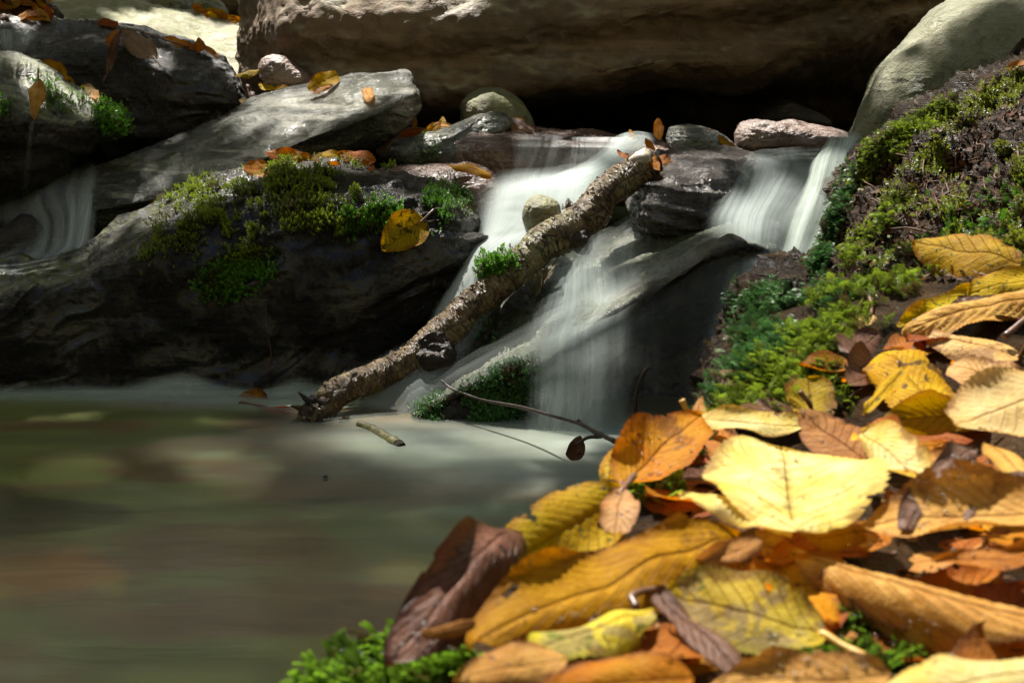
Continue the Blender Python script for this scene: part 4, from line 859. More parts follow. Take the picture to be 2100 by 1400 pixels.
# foreground
moss([[(620, 1400), (700, 1345), (760, 1325), (900, 1300), (965, 1340), (990, 1420), (620, 1420)]], 900, .0085, 'wort', M_MOSS_F, 'bright dewy moss at the front corner of the bank', 22, cushion=0)
moss([[(1540, 1340), (1640, 1300), (1700, 1260), (1900, 1270), (1980, 1340), (1800, 1400), (1560, 1400)]], 700, .0075, 'wort', M_MOSS_F, 'dewy moss in the shade under the mottled yellow leaf', 23, .3, 60)
moss([[(1285, 990), (1330, 975), (1400, 985), (1390, 1030), (1300, 1025)], [(1410, 925), (1450, 920), (1440, 960), (1415, 950)]], 170, .009, 'wort', M_MOSS_F, 'small moss sprigs beneath the cupped orange leaf', 24)
moss([[(1665, 765), (1720, 775), (1735, 840), (1700, 850), (1670, 800)]], 260, .010, 'wort', M_MOSS_Y, 'glistening moss clump in a gap between russet leaves', 25)
moss([[(1440, 880), (1500, 820), (1600, 760), (1660, 730), (1700, 700), (1720, 740), (1600, 850), (1500, 890)]], 900, .012, 'frond', M_MOSS_Y, 'feathery moss running under the edge of the leaf litter', 26, .2, 20)

# damp crumbs and needles on the bank soil
def crumbs():
    rs = np.random.default_rng(77); P, N = [], []
    polys = [[(1760, 310), (1950, 215), (2110, 130), (2110, 580), (1780, 580), (1700, 500)], [(1400, 1110), (2100, 900), (2100, 1400), (1000, 1400)]]
    while len(P) < 2600:
        q = polys[0] if rs.uniform() < .75 else polys[1]
        x = rs.uniform(min(p[0] for p in q), max(p[0] for p in q)); y = rs.uniform(min(p[1] for p in q), max(p[1] for p in q))
        if not inpoly(x, y, q): continue
        l, n = hit(x, y)
        if l is not None: P.append(l + n * rs.uniform(0, .004)); N.append(n)
    P, N = np.array(P), np.array(N); m = len(P)
    A = rs.normal(size=(m, 3)); A -= N * (A * N).sum(1)[:, None] * .7; A /= np.linalg.norm(A, axis=1)[:, None]; B = np.cross(A, N + rs.normal(size=(m, 3)) * .5)
    l = (rs.uniform(.0012, .005, m) * np.where(P[:, 1] > 1, 1, .5))[:, None]; w = l * rs.uniform(.2, .8, m)[:, None]
    V = np.stack([P - A * l, P - B * w, P + A * l, P + B * w], 1).reshape(-1, 3)
    m_ = NT('damp plant crumbs'); t = m_.n('Attribute', attribute_name='tint').outputs['Fac']
    r = m_.n('ValToRGB', {0: t}); e = r.color_ramp.elements; e[0].color = (.012, .008, .006, 1); e[1].color = (.12, .075, .045, 1)
    for pos, c in ((.35, (.06, .03, .02, 1)), (.6, (.13, .045, .018, 1)), (.8, (.06, .045, .035, 1))):
        x = e.new(pos); x.color = c
    p = m_.n('BsdfPrincipled', {'Base Color': r.outputs[0], 'Roughness': .7, 'Specular IOR Level': .15})
    o = mesh('litter', V, np.arange(4 * m).reshape(-1, 4), m_.surf(p.outputs[0]), attrs={'tint': np.repeat(rs.uniform(0, 1, m), 4)}, smooth=False)
    tag(o, 'damp crumbs, needles and bud scales on the bank', 'litter', None, 'stuff')
crumbs()

def bank_roots():
    rs = np.random.default_rng(31); VV, QQ, UU, n0 = [], [], [], 0
    P = [(1745, 330), (1950, 215), (2110, 130), (2110, 570), (1800, 580), (1700, 520)]
    for i in range(150):
        x, y = rs.uniform(1700, 2110), rs.uniform(130, 580)
        if not inpoly(x, y, P): continue
        a = rs.uniform(0, 6.28); ln = rs.uniform(14, 75) if i % 3 else rs.uniform(60, 150); pts = []
        for k in range(5):
            l, nn = hit(x + math.cos(a) * ln * k / 4 + rs.normal() * 4, y + math.sin(a) * ln * .6 * k / 4 + rs.normal() * 4)
            if l is not None: pts.append(l + nn * rs.uniform(.001, .006))
        if len(pts) < 4 or np.ptp(np.array(pts)[:, 1]) > .2: continue
        r = rs.uniform(.0004, .0011); V, Q, uv = tube(pts, [r] * (len(pts) - 1) + [r * .4], 6, 24, .2, 90, i)
        VV.append(V); QQ.append(Q + n0); n0 += len(V)
    o = mesh('litter', np.concatenate(VV), np.concatenate(QQ), plain('rootlets and needles', (.10, .055, .028), .6, .2))
    tag(o, 'fine rootlets and needles tangled over the mossy bank', 'litter', None, 'stuff')
bank_roots()
# ---------------------------------------------------------------- fallen leaves
def leaf_mat(name, c1, c2, edge, spot=None, spots=0.0, spot_scale=38, trans=.42, rough=.58, vein=.42, edge_amt=.6, patch=None, back=1.15):
    m = NT(name); uv = m.n('TexCoord').outputs['UV']; co = m.n('TexCoord').outputs['Object']
    xy = m.n('SeparateXYZ', {0: uv}); v = xy.outputs[1]
    u = m.math('ABSOLUTE', m.math('SUBTRACT', m.math('MULTIPLY', xy.outputs[0], 2.0), 1.0))
    rnd = m.n('ObjectInfo').outputs['Random']
    loc = m.n('VectorMath', {0: co, 1: m.n('CombineXYZ', {0: m.math('MULTIPLY', rnd, 3.0), 1: rnd}).outputs[0]}, operation='ADD').outputs[0]
    big = m.noise(loc, 45, 5, .6).outputs[0]; fine = m.noise(loc, 420, 5, .65).outputs[0]
    col = m.mix(m.mr(big, .35, .65), c1, c2)
    if patch: col = m.mix(m.math('MULTIPLY', m.mr(m.noise(loc, 60, 4, .55, .5).outputs[0], .50, .56), .85), col, patch)
    ph = m.math('MULTIPLY', m.math('SUBTRACT', v, m.math('MULTIPLY', u, m.mr(rnd, 0, 1, .24, .42, False))), m.mr(rnd, 0, 1, 9.0, 15.0, False))
    fr = m.math('ABSOLUTE', m.math('SUBTRACT', m.math('FRACT', ph), .5))
    side = m.math('MULTIPLY', m.mr(fr, .07, .0), m.mr(u, 1.0, .7)); mid = m.mr(u, .055, .015)
    vn = m.math('MAXIMUM', m.math('MULTIPLY', side, .6), mid)
    dk = m.mix(1.0, col, (.50, .36, .26), 'MULTIPLY')
    col = m.mix(m.math('MULTIPLY', vn, vein), col, dk)
    col = m.mix(m.math('MULTIPLY', m.mr(m.math('ADD', u, m.math('MULTIPLY', big, .5)), .85, 1.25), edge_amt), col, edge)
    col = m.mix(m.math('MULTIPLY', m.mr(fine, .52, .72), .30), col, dk)
    if spot:
        sn = m.noise(loc, spot_scale * 5, 2, .5, .6).outputs[0]; sl = m.noise(loc, spot_scale * 1.2, 2, .5).outputs[0]
        thr = m.math('SUBTRACT', sn, m.math('MULTIPLY', m.math('SUBTRACT', .55, sl), .35))
        col = m.mix(m.math('MULTIPLY', m.mr(thr, .70 - spots * .14, .74 - spots * .14), .9), col, spot)
    rot = m.noise(loc, 26, 6, .65, .4).outputs[0]        # brown decay creeping in from the margin, and stray blemishes
    rf = m.mr(m.math('ADD', rot, m.math('MULTIPLY', m.math('POWER', u, 3.0), .13)), .60, .68)
    col = m.mix(m.math('MULTIPLY', rf, .75), col, m.mix(.6, m.mix(1.0, col, (.45, .28, .18), 'MULTIPLY'), (.13, .06, .025)))
    ret = m.n('TexVoronoi', {'Vector': uv, 'Scale': 42.0}, feature='DISTANCE_TO_EDGE').outputs['Distance']
    col = m.mix(m.mr(ret, .10, .0, 0, .28), col, dk)
    hs = m.n('HueSaturation', {'Hue': m.mr(rnd, 0, 1, .488, .512, False), 'Saturation': 1.02, 'Value': m.mr(rnd, 0, 1, .72, 1.16, False), 'Color': col}).outputs[0]
    bf = m.n('NewGeometry').outputs['Backfacing']
    hs = m.mix(m.math('MULTIPLY', bf, .35), hs, m.mix(1.0, hs, (back, back * .96, back * .88), 'MULTIPLY'))
    nrm = m.bump(m.math('ADD', m.math('MULTIPLY', vn, -.8), m.math('ADD', m.math('MULTIPLY', fine, .5), m.math('MULTIPLY', big, 1.2))), .8, .002)
    p = m.n('BsdfPrincipled', {'Base Color': hs, 'Roughness': m.mr(fine, .3, .7, rough - .12, rough + .2), 'Normal': nrm, 'Specular IOR Level': .12})
    t = m.n('BsdfTranslucent', {'Color': m.mix(1.0, hs, (1.3, 1.1, .6), 'MULTIPLY'), 'Normal': nrm})
    return m.surf(m.n('MixShader', {0: trans, 1: p.outputs[0], 2: t.outputs[0]}).outputs[0])

LM = {
 'yellow': leaf_mat('yellow leaf', (.50, .31, .005), (.58, .40, .012), (.36, .14, .008), (.10, .11, .02), .55),
 'lemon': leaf_mat('pale lemon leaf', (.70, .53, .12), (.76, .66, .30), (.60, .34, .04), (.36, .26, .08), .4, vein=.5),
 'cream': leaf_mat('cream leaf', (.70, .50, .17), (.76, .60, .28), (.60, .36, .10), (.35, .22, .09), .1, trans=.3),
 'amber': leaf_mat('amber leaf', (.30, .125, .004), (.46, .225, .007), (.20, .06, .006), (.12, .075, .015), .35),
 'streak': leaf_mat('amber leaf with dark streaks', (.46, .21, .006), (.56, .32, .010), (.45, .20, .015), (.075, .04, .012), .9, 24),
 'orange': leaf_mat('orange leaf', (.50, .16, .010), (.50, .22, .015), (.30, .075, .012), (.14, .045, .012), .25),
 'russet': leaf_mat('russet leaf', (.30, .085, .014), (.38, .125, .02), (.17, .045, .012), (.09, .03, .012), .3, trans=.36),
 'tan': leaf_mat('tan dry leaf', (.36, .165, .032), (.50, .27, .070), (.32, .14, .045), (.16, .075, .03), .25, trans=.25, rough=.6),
 'pinktan': leaf_mat('pale pinkish tan leaf', (.60, .33, .10), (.68, .44, .18), (.42, .20, .07), (.09, .05, .035), .3, trans=.3, rough=.5),
 'brown': leaf_mat('dark brown leaf', (.095, .045, .024), (.16, .085, .05), (.05, .025, .014), (.03, .016, .01), .4, trans=.15, rough=.3),
 'grey': leaf_mat('grey brown wet leaf', (.17, .10, .065), (.24, .155, .11), (.09, .05, .03), (.06, .035, .022), .4, trans=.15, rough=.22),
 'purple': leaf_mat('purple brown leaf', (.085, .036, .022), (.17, .075, .045), (.05, .02, .018), (.03, .014, .014), .5, trans=.15, rough=.3, edge_amt=.9),
 'mottle': leaf_mat('mottled yellow leaf', (.62, .47, .03), (.68, .55, .07), (.45, .42, .02), (.16, .19, .03), .45, 22, patch=(.33, .25, .10)),
 'olive': leaf_mat('olive yellow leaf', (.36, .26, .006), (.46, .33, .010), (.36, .17, .015), (.12, .15, .015), .6),
 'spotted': leaf_mat('dull yellow leaf blotched brown', (.34, .22, .004), (.44, .31, .008), (.26, .10, .008), (.07, .04, .008), .95, 26, trans=.3),
 'water': leaf_mat('drowned orange leaf', (.80, .32, .05), (.85, .40, .08), (.45, .18, .04), trans=.2),
}
M_STALK = plain('leaf stalk', (.13, .06, .03), .4); M_STALK_Y = plain('yellow leaf stalk', (.45, .26, .05), .45)

def pt(p, lift=.004):
    if len(p) == 3: return at(*p)
    l, n = hit(*p); return l + n * lift + np.array((0, 0, lift * .5))

UP, UC, CAMN = (0, -.35, 1), (0, -.8, .8), (0, -1, .3)
LEAF_N = [0]; LEAF_GEO = []
def leaf(mat, base, tip, W, n=UP, curl=.25, bend=.0, fold=.0, tipc=.0, wob=.035, ser=.07, vein=.0016, stalk=None, label=None, group=None, res=None, a=.55, b=.8, twist=0.0, ystalk=False, cat='leaf', name='leaf', lift=.004, raw=None, ragged=.02):
    LEAF_N[0] += 1; seed = LEAF_N[0]
    B, T = raw if raw is not None else (pt(base, lift), pt(tip, lift)); t = T - B; L = np.linalg.norm(t); t /= L
    n = np.array(n, float); n -= t * (n @ t); n /= np.linalg.norm(n); s = np.cross(t, n)
    near = .5 * (B[1] + T[1])
    nv, nu = res or ((151, 25) if near < 1.3 else (48, 15))
    v = np.linspace(0, 1, nv); u = np.linspace(-1, 1, nu)
    prof = v ** a * (1 - v) ** b; prof = prof / prof.max() * .5 + .006
    saw = (v * ((24 + 5 * (seed % 4)) if near < 1.3 else 18) + .6 * vnoise(np.stack([v * 9, 0 * v, 0 * v + seed], -1))) % 1.0
    V_, U_ = np.meshgrid(v, u, indexing='ij')
    asym = 1 + .08 * math.sin(seed * 1.7) * np.sign(U_)
    Lp = lambda q: np.array((1050 + F * q[0] / (q[1] * cp - (q[2] - CAMZ) * sp), 700 - F * (q[1] * sp + (q[2] - CAMZ) * cp) / (q[1] * cp - (q[2] - CAMZ) * sp)))
    if raw is None: W = W * np.linalg.norm(Lp(T) - Lp(B)) * near / F / L
    hw = W * L * prof[:, None] * asym * (1 + .05 * vnoise(np.stack([V_.ravel() * 5, np.sign(U_.ravel()), 0 * V_.ravel() + seed], -1)).reshape(V_.shape))
    hw = hw * (1 + ser * (saw[:, None] - .5) * (np.abs(U_) > .93))
    hm = W * L * .5; x = U_ * hw
    if abs(curl) > 1e-3:
        Rr = hm / curl; ph = x / Rr; X = Rr * np.sin(ph); Z = Rr * (1 - np.cos(ph))
    else: X, Z = x, 0 * x
    Z = Z + .035 * L * U_ ** 2 * np.sin(2 * math.pi * (1.6 * V_ + .35 * np.sign(U_)) + seed) + fold * np.abs(x) + bend * L * 4 * V_ * (1 - V_) + (tipc + .10 * math.sin(seed * 5.1)) * L * np.clip(V_ - .55, 0, 1) ** 2 * 4
    Z = Z + vein * L * np.sin(2 * math.pi * (12 * V_ - 3.6 * np.abs(U_))) * (1 - U_ ** 4) * (np.abs(U_) > .05) - .006 * L * np.exp(-(U_ / .07) ** 2)
    if near < 1.5:                                # each half of the blade curls by its own amount, the tip droops or lifts
        hs_ = np.where(U_ > 0, .5 * math.sin(seed * 2.9), .5 * math.cos(seed * 4.1)); Z = Z + hs_ * .22 * L * np.abs(U_) ** 2.5 * np.sin(math.pi * V_)
    if twist: 
        an = twist * (V_ - .5); X, Z = X * np.cos(an) - Z * np.sin(an), X * np.sin(an) + Z * np.cos(an)
    P = B + t * (V_ * L)[..., None] + s * X[..., None] + n * Z[..., None]
    P = P.reshape(-1, 3)
    k = np.array((seed * 3.1, 0, seed * 1.3))
    P = P + wob * L * np.stack([fbm(P * (2.2 / L) + k + 11 * i, 3, seed) for i in range(3)], -1) * np.array((.5, .5, 1))
    Qd = grid_quads(nv, nu)
    if ragged and near < 1.5:                     # bites and tears along the margin
        qc = P[Qd].mean(1); uq = np.abs(U_.ravel()[Qd].mean(1)); vq = V_.ravel()[Qd].mean(1)
        bite = fbm(np.stack([uq * 2 * np.sign(U_.ravel()[Qd].mean(1)), vq * 7, 0 * uq + seed * 3.3], -1), 3, seed) * .5 + .85 * np.maximum(uq, np.abs(2 * vq - 1) * .9)
        Qd = Qd[bite < np.quantile(bite, 1 - ragged)]
    LEAF_GEO.append((P, Qd))
    o = mesh(name, P, Qd, mat if not isinstance(mat, str) else LM[mat], uv=np.stack([(U_.ravel() + 1) / 2, V_.ravel()], -1))
    tag(o, label, cat, group)
    if stalk is not None:
        r = .0009 + .010 * min(L, .08)
        mid_ = P.reshape(nv, nu, 3)[2, nu // 2]
        if stalk == 'auto':
            e = mid_ - t * L * .28 + s * L * .06 * math.sin(seed * 2.3) + n * L * .03
            pts = [P.reshape(nv, nu, 3)[8, nu // 2] - n * r, mid_, .5 * (mid_ + e) + n * L * .02, e]
        else:
            q = [pt(z) for z in stalk]; pts = [P.reshape(nv, nu, 3)[8, nu // 2] - n * r, mid_] + q
        V, Q, uv = tube(pts, [r * .7, r] + [r] * (len(pts) - 3) + [r * 1.25], 8, 30, .12, 120, seed)
        mesh('stalk', V, Q, M_STALK_Y if ystalk else M_STALK, o, uv)
    return o

GF = 'fallen leaves on the bank'
def F_(label, *a, **k): return leaf(*a, label=label, group=GF, **k)

# front of the bank ---------------------------------------------------------
F_('big bright pale yellow leaf lying open in the sun', 'lemon', (1625, 1092, .555), (1600, 888, .648), 1.75, (0.05, -.55, 1), .25, .02, vein=.007, a=.5, b=.55, wob=.02)
F_('pale yellow torn lobe sticking out under the big bright leaf', 'lemon', (1640, 1090, .552), (1386, 1002, .60), .34, (0, -.6, 1), .15, .02, wob=.03)
F_('pale yellow pointed leaf overlapping the big bright leaf', 'lemon', (1768, 892, .68), (1915, 1005, .60), .62, (-.1, -.7, 1), -.3, .02, a=.45, b=.7)
F_('tan leaf with torn hole behind the big bright leaf', 'tan', (1770, 940, .68), (1640, 850, .72), .8, UC, .4, wob=.04)
F_('long amber leaf arched over the front edge of the bank', 'amber', (1520, 1085, .565), (968, 1318, .462), .47, (-.12, -.62, .7), -1.15, .05, wob=.04, a=.6, b=.6, vein=.001, ser=.03)
F_('upright yellow leaf with dark spots at the edge of the pool', 'yellow', (1278, 1012, .615), (1045, 1150, .575), .66, (.1, -1, .45), .15, .02, stalk=[(1262, 1045, .60), (1232, 1078, .59)], a=.5, b=.45, wob=.015)
F_('purple brown arched leaf hanging over the water', 'purple', (1070, 1100, .56), (803, 1330, .46), .44, (.1, -.75, .9), -.45, .09, a=.5, b=.5, vein=.001, ser=0)
F_('small tan scaly catkin on the purple brown leaf', 'tan', (975, 1278, .455), (862, 1300, .452), .45, UC, -1.5, .03, a=.5, b=.5, vein=.02)
F_('yellow leaf mottled with grey brown patches and green rim', 'mottle', (1698, 1300, .485), (1362, 1222, .505), .62, (.05, -.62, 1), -.35, .03, stalk=[(1730, 1325, .48), (1772, 1348, .475)], ystalk=True, a=.45, b=.5)
F_('long tan leaf rolled into a ridged tube', 'tan', (1552, 1112, .585), (2230, 1318, .46), .33, (.1, -.55, .8), -1.9, .02, vein=.003, a=.35, b=.5, wob=.015, ser=.04)
F_('small pale orange leaf tip beside the spotted upright leaf', 'pinktan', (1275, 1000, .61), (1262, 1085, .575), .95, (0, -.8, .6), .2, stalk=[(1300, 975, .63)], a=.6, b=.35)
F_('cupped orange leaf rising at the edge of the pool', 'orange', (1278, 990, .68), (1440, 835, .74), .80, (-.1, -.62, .9), .75, -.02, stalk=[(1268, 1010, .66), (1252, 1040, .65)], a=.55, b=.7, wob=.03)
F_('amber rim leaf standing behind the cupped orange leaf', 'yellow', (1250, 985, .70), (1420, 862, .79), .62, (-.2, -.9, .6), .4, .05, a=.5, b=.6)
F_('pale lemon leaf with curved stalk at the back of cupped leaf', 'lemon', (1428, 858, .775), (1655, 885, .75), .36, (0, -.6, 1), -.25, .01, stalk=[(1412, 845, .77), (1398, 820, .77)], ystalk=True, a=.5, b=.55)
F_('mustard leaf standing upright with dark stalk', 'olive', (1668, 868, .80), (1655, 782, .84), 1.30, (-.1, -1, .4), .4, stalk=[(1662, 832, .79), (1640, 802, .79)], a=.5, b=.35)
F_('yellow narrow leaf folded along its length', 'yellow', (1772, 848, .77), (1866, 742, .82), .30, (-.3, -.8, .3), .5, a=.6, b=.6)
F_('amber leaf with dark streaks standing in the litter', 'streak', (1955, 866, .79), (1800, 712, .88), .78, (-.05, -.95, .4), -.35, .03, a=.5, b=.5)
F_('olive green leaf with raised lobe in the litter', 'olive', (2040, 840, .76), (1808, 860, .745), .36, (0, -.8, .7), -.3, a=.5, b=.6, wob=.03)
F_('upright olive lobe above the olive green leaf', 'olive', (1955, 868, .78), (2042, 785, .80), .62, (0, -1, .4), .3, a=.5, b=.4)
F_('large cream leaf with raised midrib cut by the frame', 'cream', (2215, 760, .69), (1958, 905, .645), .66, (-.1, -.55, 1), -.35, .02, fold=-.15, a=.5, b=.6)
F_('pinkish pale leaf lit by the sun below the rolled tan leaf', 'pinktan', (2095, 728, .87), (1898, 690, .91), .50, (0, -.7, 1), -.2, .02, stalk=[(2110, 700, .86)], a=.5, b=.55)
F_('pale flat leaf under the pinkish pale leaf', 'pinktan', (2100, 800, .80), (1945, 738, .84), .6, (0, -.6, 1), .1, a=.5, b=.6)
F_('tan rolled leaf resting on yellow leaves', 'tan', (2165, 605, .94), (1850, 668, .93), .42, (0, -.6, .8), -1.2, .02, vein=.005, stalk=[(2120, 640, .9), (2060, 690, .88)], a=.45, b=.55)
F_('yellow leaf under the tan rolled leaf', 'yellow', (2010, 600, 1.0), (1835, 690, .96), .46, (-.1, -.7, .9), .15, a=.5, b=.6)
F_('large yellow leaf with green spots against the damp soil', 'yellow', (2098, 545, 1.03), (1878, 505, 1.10), .50, (-.05, -.9, .6), -.25, .05, a=.5, b=.55)
F_('amber leaf in the shade of the large spotted leaf', 'amber', (2040, 600, 1.04), (1905, 565, 1.08), .55, (0, -.7, .8), .2)
F_('yellow leaf cut by the frame below the large spotted leaf', 'yellow', (2170, 560, .99), (1982, 598, .99), .42, (0, -.65, 1), -.1, a=.5, b=.55)
F_('grey brown wet leaf at the edge of the feathery moss', 'grey', (1772, 650, 1.06), (1872, 572, 1.12), .70, (-.1, -.85, .8), -.4, .02, stalk=[(1752, 650, 1.06), (1738, 655, 1.05)], ystalk=True, a=.5, b=.5)
F_('orange yellow leaf lying flat behind the grey brown leaf', 'amber', (2020, 598, 1.03), (1860, 572, 1.1), .34, (0, -.6, 1), -.3, a=.5, b=.5)
F_('dull shiny brown leaf under the grey brown leaf', 'grey', (1900, 640, 1.03), (1775, 665, 1.03), .3, (0, -.6, 1), .3)
F_('narrow yellow leaf on edge above the russet leaves', 'yellow', (1690, 722, 1.03), (1785, 655, 1.08), .26, (-.2, -.8, .7), .4)
F_('russet leaf with pale torn flap beside the moss', 'russet', (1850, 735, .96), (1708, 745, .98), .78, (0, -.85, .6), .3, .03, a=.5, b=.4)
F_('crumpled beige flap torn over the russet leaf', 'pinktan', (1790, 640, 1.0), (1752, 690, .975), .8, (-.2, -.7, .8), -.5, wob=.06, ser=.2, stalk=[(1788, 625, 1.02), (1780, 605, 1.04)], a=.4, b=.3)
F_('flat russet leaf with curved stalk in the litter', 'russet', (1840, 782, .90), (1658, 770, .94), .52, (0, -.75, 1), .1, stalk='auto', a=.5, b=.6)
F_('rusty brown leaf folded upright at the mossy edge', 'russet', (1702, 730, .98), (1545, 785, .93), .46, (.1, -.95, .4), .35, .0, fold=.2, stalk='auto', a=.75, b=.35)
F_('orange leaf lying below the flat russet leaf', 'orange', (1850, 830, .84), (1720, 790, .89), .62, (0, -.65, 1), .15, a=.5, b=.55)
F_('small orange brown leaf curled under the rusty folded leaf', 'orange', (1600, 775, .9), (1555, 840, .85), .5, (-.2, -.8, .5), .9, wob=.05)
F_('olive leaf tucked behind the feathery moss sprigs', 'olive', (1515, 815, .87), (1448, 850, .82), .52, (0, -.85, .5), .2)
F_('tan leaf tip poking up behind the pale lemon leaf', 'tan', (1425, 880, .80), (1438, 808, .83), .6, (-.2, -1, .3), .2, a=.4, b=.9)
F_('chestnut leaf leaning beside the pointed pale leaf', 'russet', (1795, 850, .75), (1850, 960, .68), .62, (-.1, -.7, .9), .3, a=.5, b=.6)
F_('tan leaf scrap between the chestnut and olive leaves', 'pinktan', (1900, 985, .66), (1868, 920, .69), .75, UP, .3, stalk='auto', wob=.05)
F_('wet grey curled leaf beaded with droplets', 'grey', (1990, 915, .625), (1852, 1088, .555), .40, (-.2, -.75, .8), -.9, .02, vein=.0, wob=.05, ser=0, a=.35, b=.35)
F_('smooth orange brown leaf cut by the frame under the cream leaf', 'tan', (2170, 1040, .56), (2015, 898, .63), .55, (-.2, -.6, .9), -.6, .03, vein=.001, ser=0)
F_('cupped tan leaf with curled front rim', 'tan', (2180, 1040, .535), (1755, 1050, .575), .52, (0, -.40, 1), .95, -.05, vein=.002, a=.5, b=.6, wob=.03)
F_('brown hollow leaf inside the cupped tan leaf', 'brown', (2120, 970, .57), (1980, 1075, .55), .6, (-.1, -.7, .8), .5)
F_('chestnut rolled leaf cut by the frame below the cupped tan leaf', 'russet', (2230, 1120, .50), (1922, 1170, .53), .32, (0, -.55, .8), -1.1, ser=0)
F_('torn pale yellow leaf with grey patches at the front', 'mottle', (1352, 1240, .48), (1085, 1350, .44), .42, (-.1, -.55, 1), .05, a=.75, b=.5, ser=.12)
F_('grey brown leaf rolled lengthwise across the front', 'brown', (1345, 1205, .485), (1580, 1420, .405), .34, (-.1, -.6, .8), -1.5, a=.4, b=.4)
F_('curled brown leaf roll behind the mottled yellow leaf', 'brown', (1440, 1195, .525), (1228, 1215, .50), .26, (0, -.6, .8), -1.3, stalk=[(1306, 1215, .50), (1304, 1245, .49)], a=.3, b=.3)
F_('twisted tan strip of leaf under the big bright leaf', 'tan', (1560, 1105, .55), (1385, 1185, .53), .3, (0, -.7, .8), .5, twist=1.2, wob=.04)
F_('amber leaf edge shaded beneath the big bright leaf', 'amber', (1780, 1085, .585), (1640, 1105, .575), .5, (0, -.8, .7), .2)
F_('spotted pinkish tan leaf behind the torn pale leaf', 'pinktan', (1350, 1260, .50), (1040, 1318, .47), .42, (0, -.5, 1), .1, a=.5, b=.5)
F_('tan ragged leaf at the front corner by the dewy moss', 'tan', (1160, 1345, .435), (930, 1395, .425), .5, (0, -.45, 1), -.2, ser=.12, wob=.04)
F_('dark orange leaf filling the front edge of the frame', 'orange', (1420, 1395, .41), (1080, 1420, .405), .5, (0, -.75, .8), -.3, wob=.03)
F_('tan leaf along the front edge below the mottled leaf', 'tan', (1830, 1400, .40), (1440, 1380, .415), .36, (0, -.65, .9), -.4, wob=.04, ser=.1)
F_('pale green yellow leaf at the front corner', 'lemon', (2200, 1375, .39), (1790, 1425, .385), .5, (0, -.5, 1), -.15)
F_('small amber leaf pressed against the rolled ridged leaf', 'orange', (1640, 1130, .575), (1560, 1160, .55), .6, UC, .4)
F_('dark chestnut leaf in shadow beside the cream leaf', 'russet', (1990, 905, .68), (1850, 895, .71), .5, (0, -.55, 1), .2)
F_('thin tan leaf below the dark chestnut leaf', 'tan', (1960, 945, .65), (1860, 930, .67), .4, (0, -.55, 1), .3)

# litter beneath: a few more leaves that show between the big ones
def filler():
    rs = random.Random(12); n = 0; words = {'amber': 'amber', 'tan': 'tan', 'russet': 'russet', 'brown': 'dark brown', 'orange': 'orange', 'yellow': 'yellow'}
    for i in range(64):
        x = rs.uniform(1080, 2110); y = rs.uniform(640, 1400)
        if x < 1400 + (870 - y) * .55 or (y > 900 and x < 1420 - (y - 900) * .8): continue
        l, nn = hit(x, y)
        if l is None or l[1] > 1.15 or l[2] < .2: continue
        k = rs.choice(['amber', 'tan', 'russet', 'russet', 'brown', 'brown', 'orange', 'russet'])
        a = rs.uniform(0, 6.28); L = rs.uniform(.042, .068); d = np.array((math.cos(a), math.sin(a), rs.uniform(-.05, .12))) * L * .5
        B, T = l - d, l + d
        o = leaf(k, (0, 0), (0, 0), rs.uniform(.5, .7), (rs.uniform(-.3, .3), rs.uniform(-.5, .1), 1), rs.uniform(-.6, .6), label=words[k] + ' leaf half buried in the litter under larger leaves', group='half buried ' + words[k] + ' leaves', raw=(B + np.array((0, 0, .002)), T + np.array((0, 0, .004))), res=(40, 13))
filler()

# ---------------------------------------------------------------- leaves on the stones
GS = 'fallen leaves on the stones'
def G_(label, *a, **k): return leaf(*a, label=label, group=GS, **k)
G_('spotted yellow leaf stuck upright to the dark slate rock', 'spotted', (868, 450, 2.22), (782, 514, 2.175), .78, (.15, -1, .45), .35, .03, a=.45, b=.75, wob=.04, stalk='auto')
G_('orange leaf at the end of the row on the mossy rock', 'orange', (555, 345, 2.40), (500, 352, 2.38), .95, (-.2, -.8, .6), .3, wob=.04, ser=.15)
G_('orange leaf leaning over moss in the row on the slate rock', 'orange', (640, 330, 2.42), (543, 314, 2.43), .48, (0, -.8, .7), .2, .03)
G_('amber leaf between orange ones above the moss', 'amber', (655, 338, 2.40), (590, 322, 2.42), .5, (0, -.9, .5), .1)
G_('round yellow leaf standing above the moss between orange leaves', 'yellow', (645, 330, 2.42), (700, 318, 2.44), .72, (0, -.9, .6), -.3, a=.4, b=.35)
G_('orange leaf standing below the round yellow leaf', 'orange', (700, 342, 2.40), (648, 340, 2.40), .40, (0, -1, .3), .1)
G_('orange serrated leaf arched on the mossy rock by the brown stone', 'orange', (772, 328, 2.42), (690, 318, 2.43), .50, (0, -.8, .7), -.4, .06)
G_('thin brown leaf curled down at the back of the mossy rock', 'russet', (765, 338, 2.36), (752, 375, 2.34), .45, (-.5, -.6, .4), .5)
G_('golden leaf with raised ribs on the bright slab', 'yellow', (632, 185, 2.80), (692, 150, 2.84), .62, (.1, -.85, .5), .3, .03, vein=.012, a=.45, b=.4)
G_('golden flap folded under the ribbed leaf on the slab', 'amber', (640, 194, 2.79), (682, 172, 2.81), .35, (0, -.5, 1), .2)
G_('single pale orange leaf on the sunlit end of the slab', 'tan', (752, 184), (762, 218), .72, (0, -.6, .8), .15, a=.5, b=.6)
G_('round golden leaf on the angular rock', 'amber', (132, 162, 2.76), (84, 134, 2.78), .78, (0, -.9, .5), .2, a=.4, b=.35, stalk='auto')
G_('beige ribbed leaf hanging down the angular rock', 'tan', (80, 165, 2.60), (72, 250, 2.53), .42, (-.1, -.85, .5), -.3, vein=.010, stalk='auto', a=.6, b=1.0)
G_('tan leaf pressed flat near the moss tuft on angular rock', 'pinktan', (172, 186), (202, 220), .5, UP, .1, lift=.006)
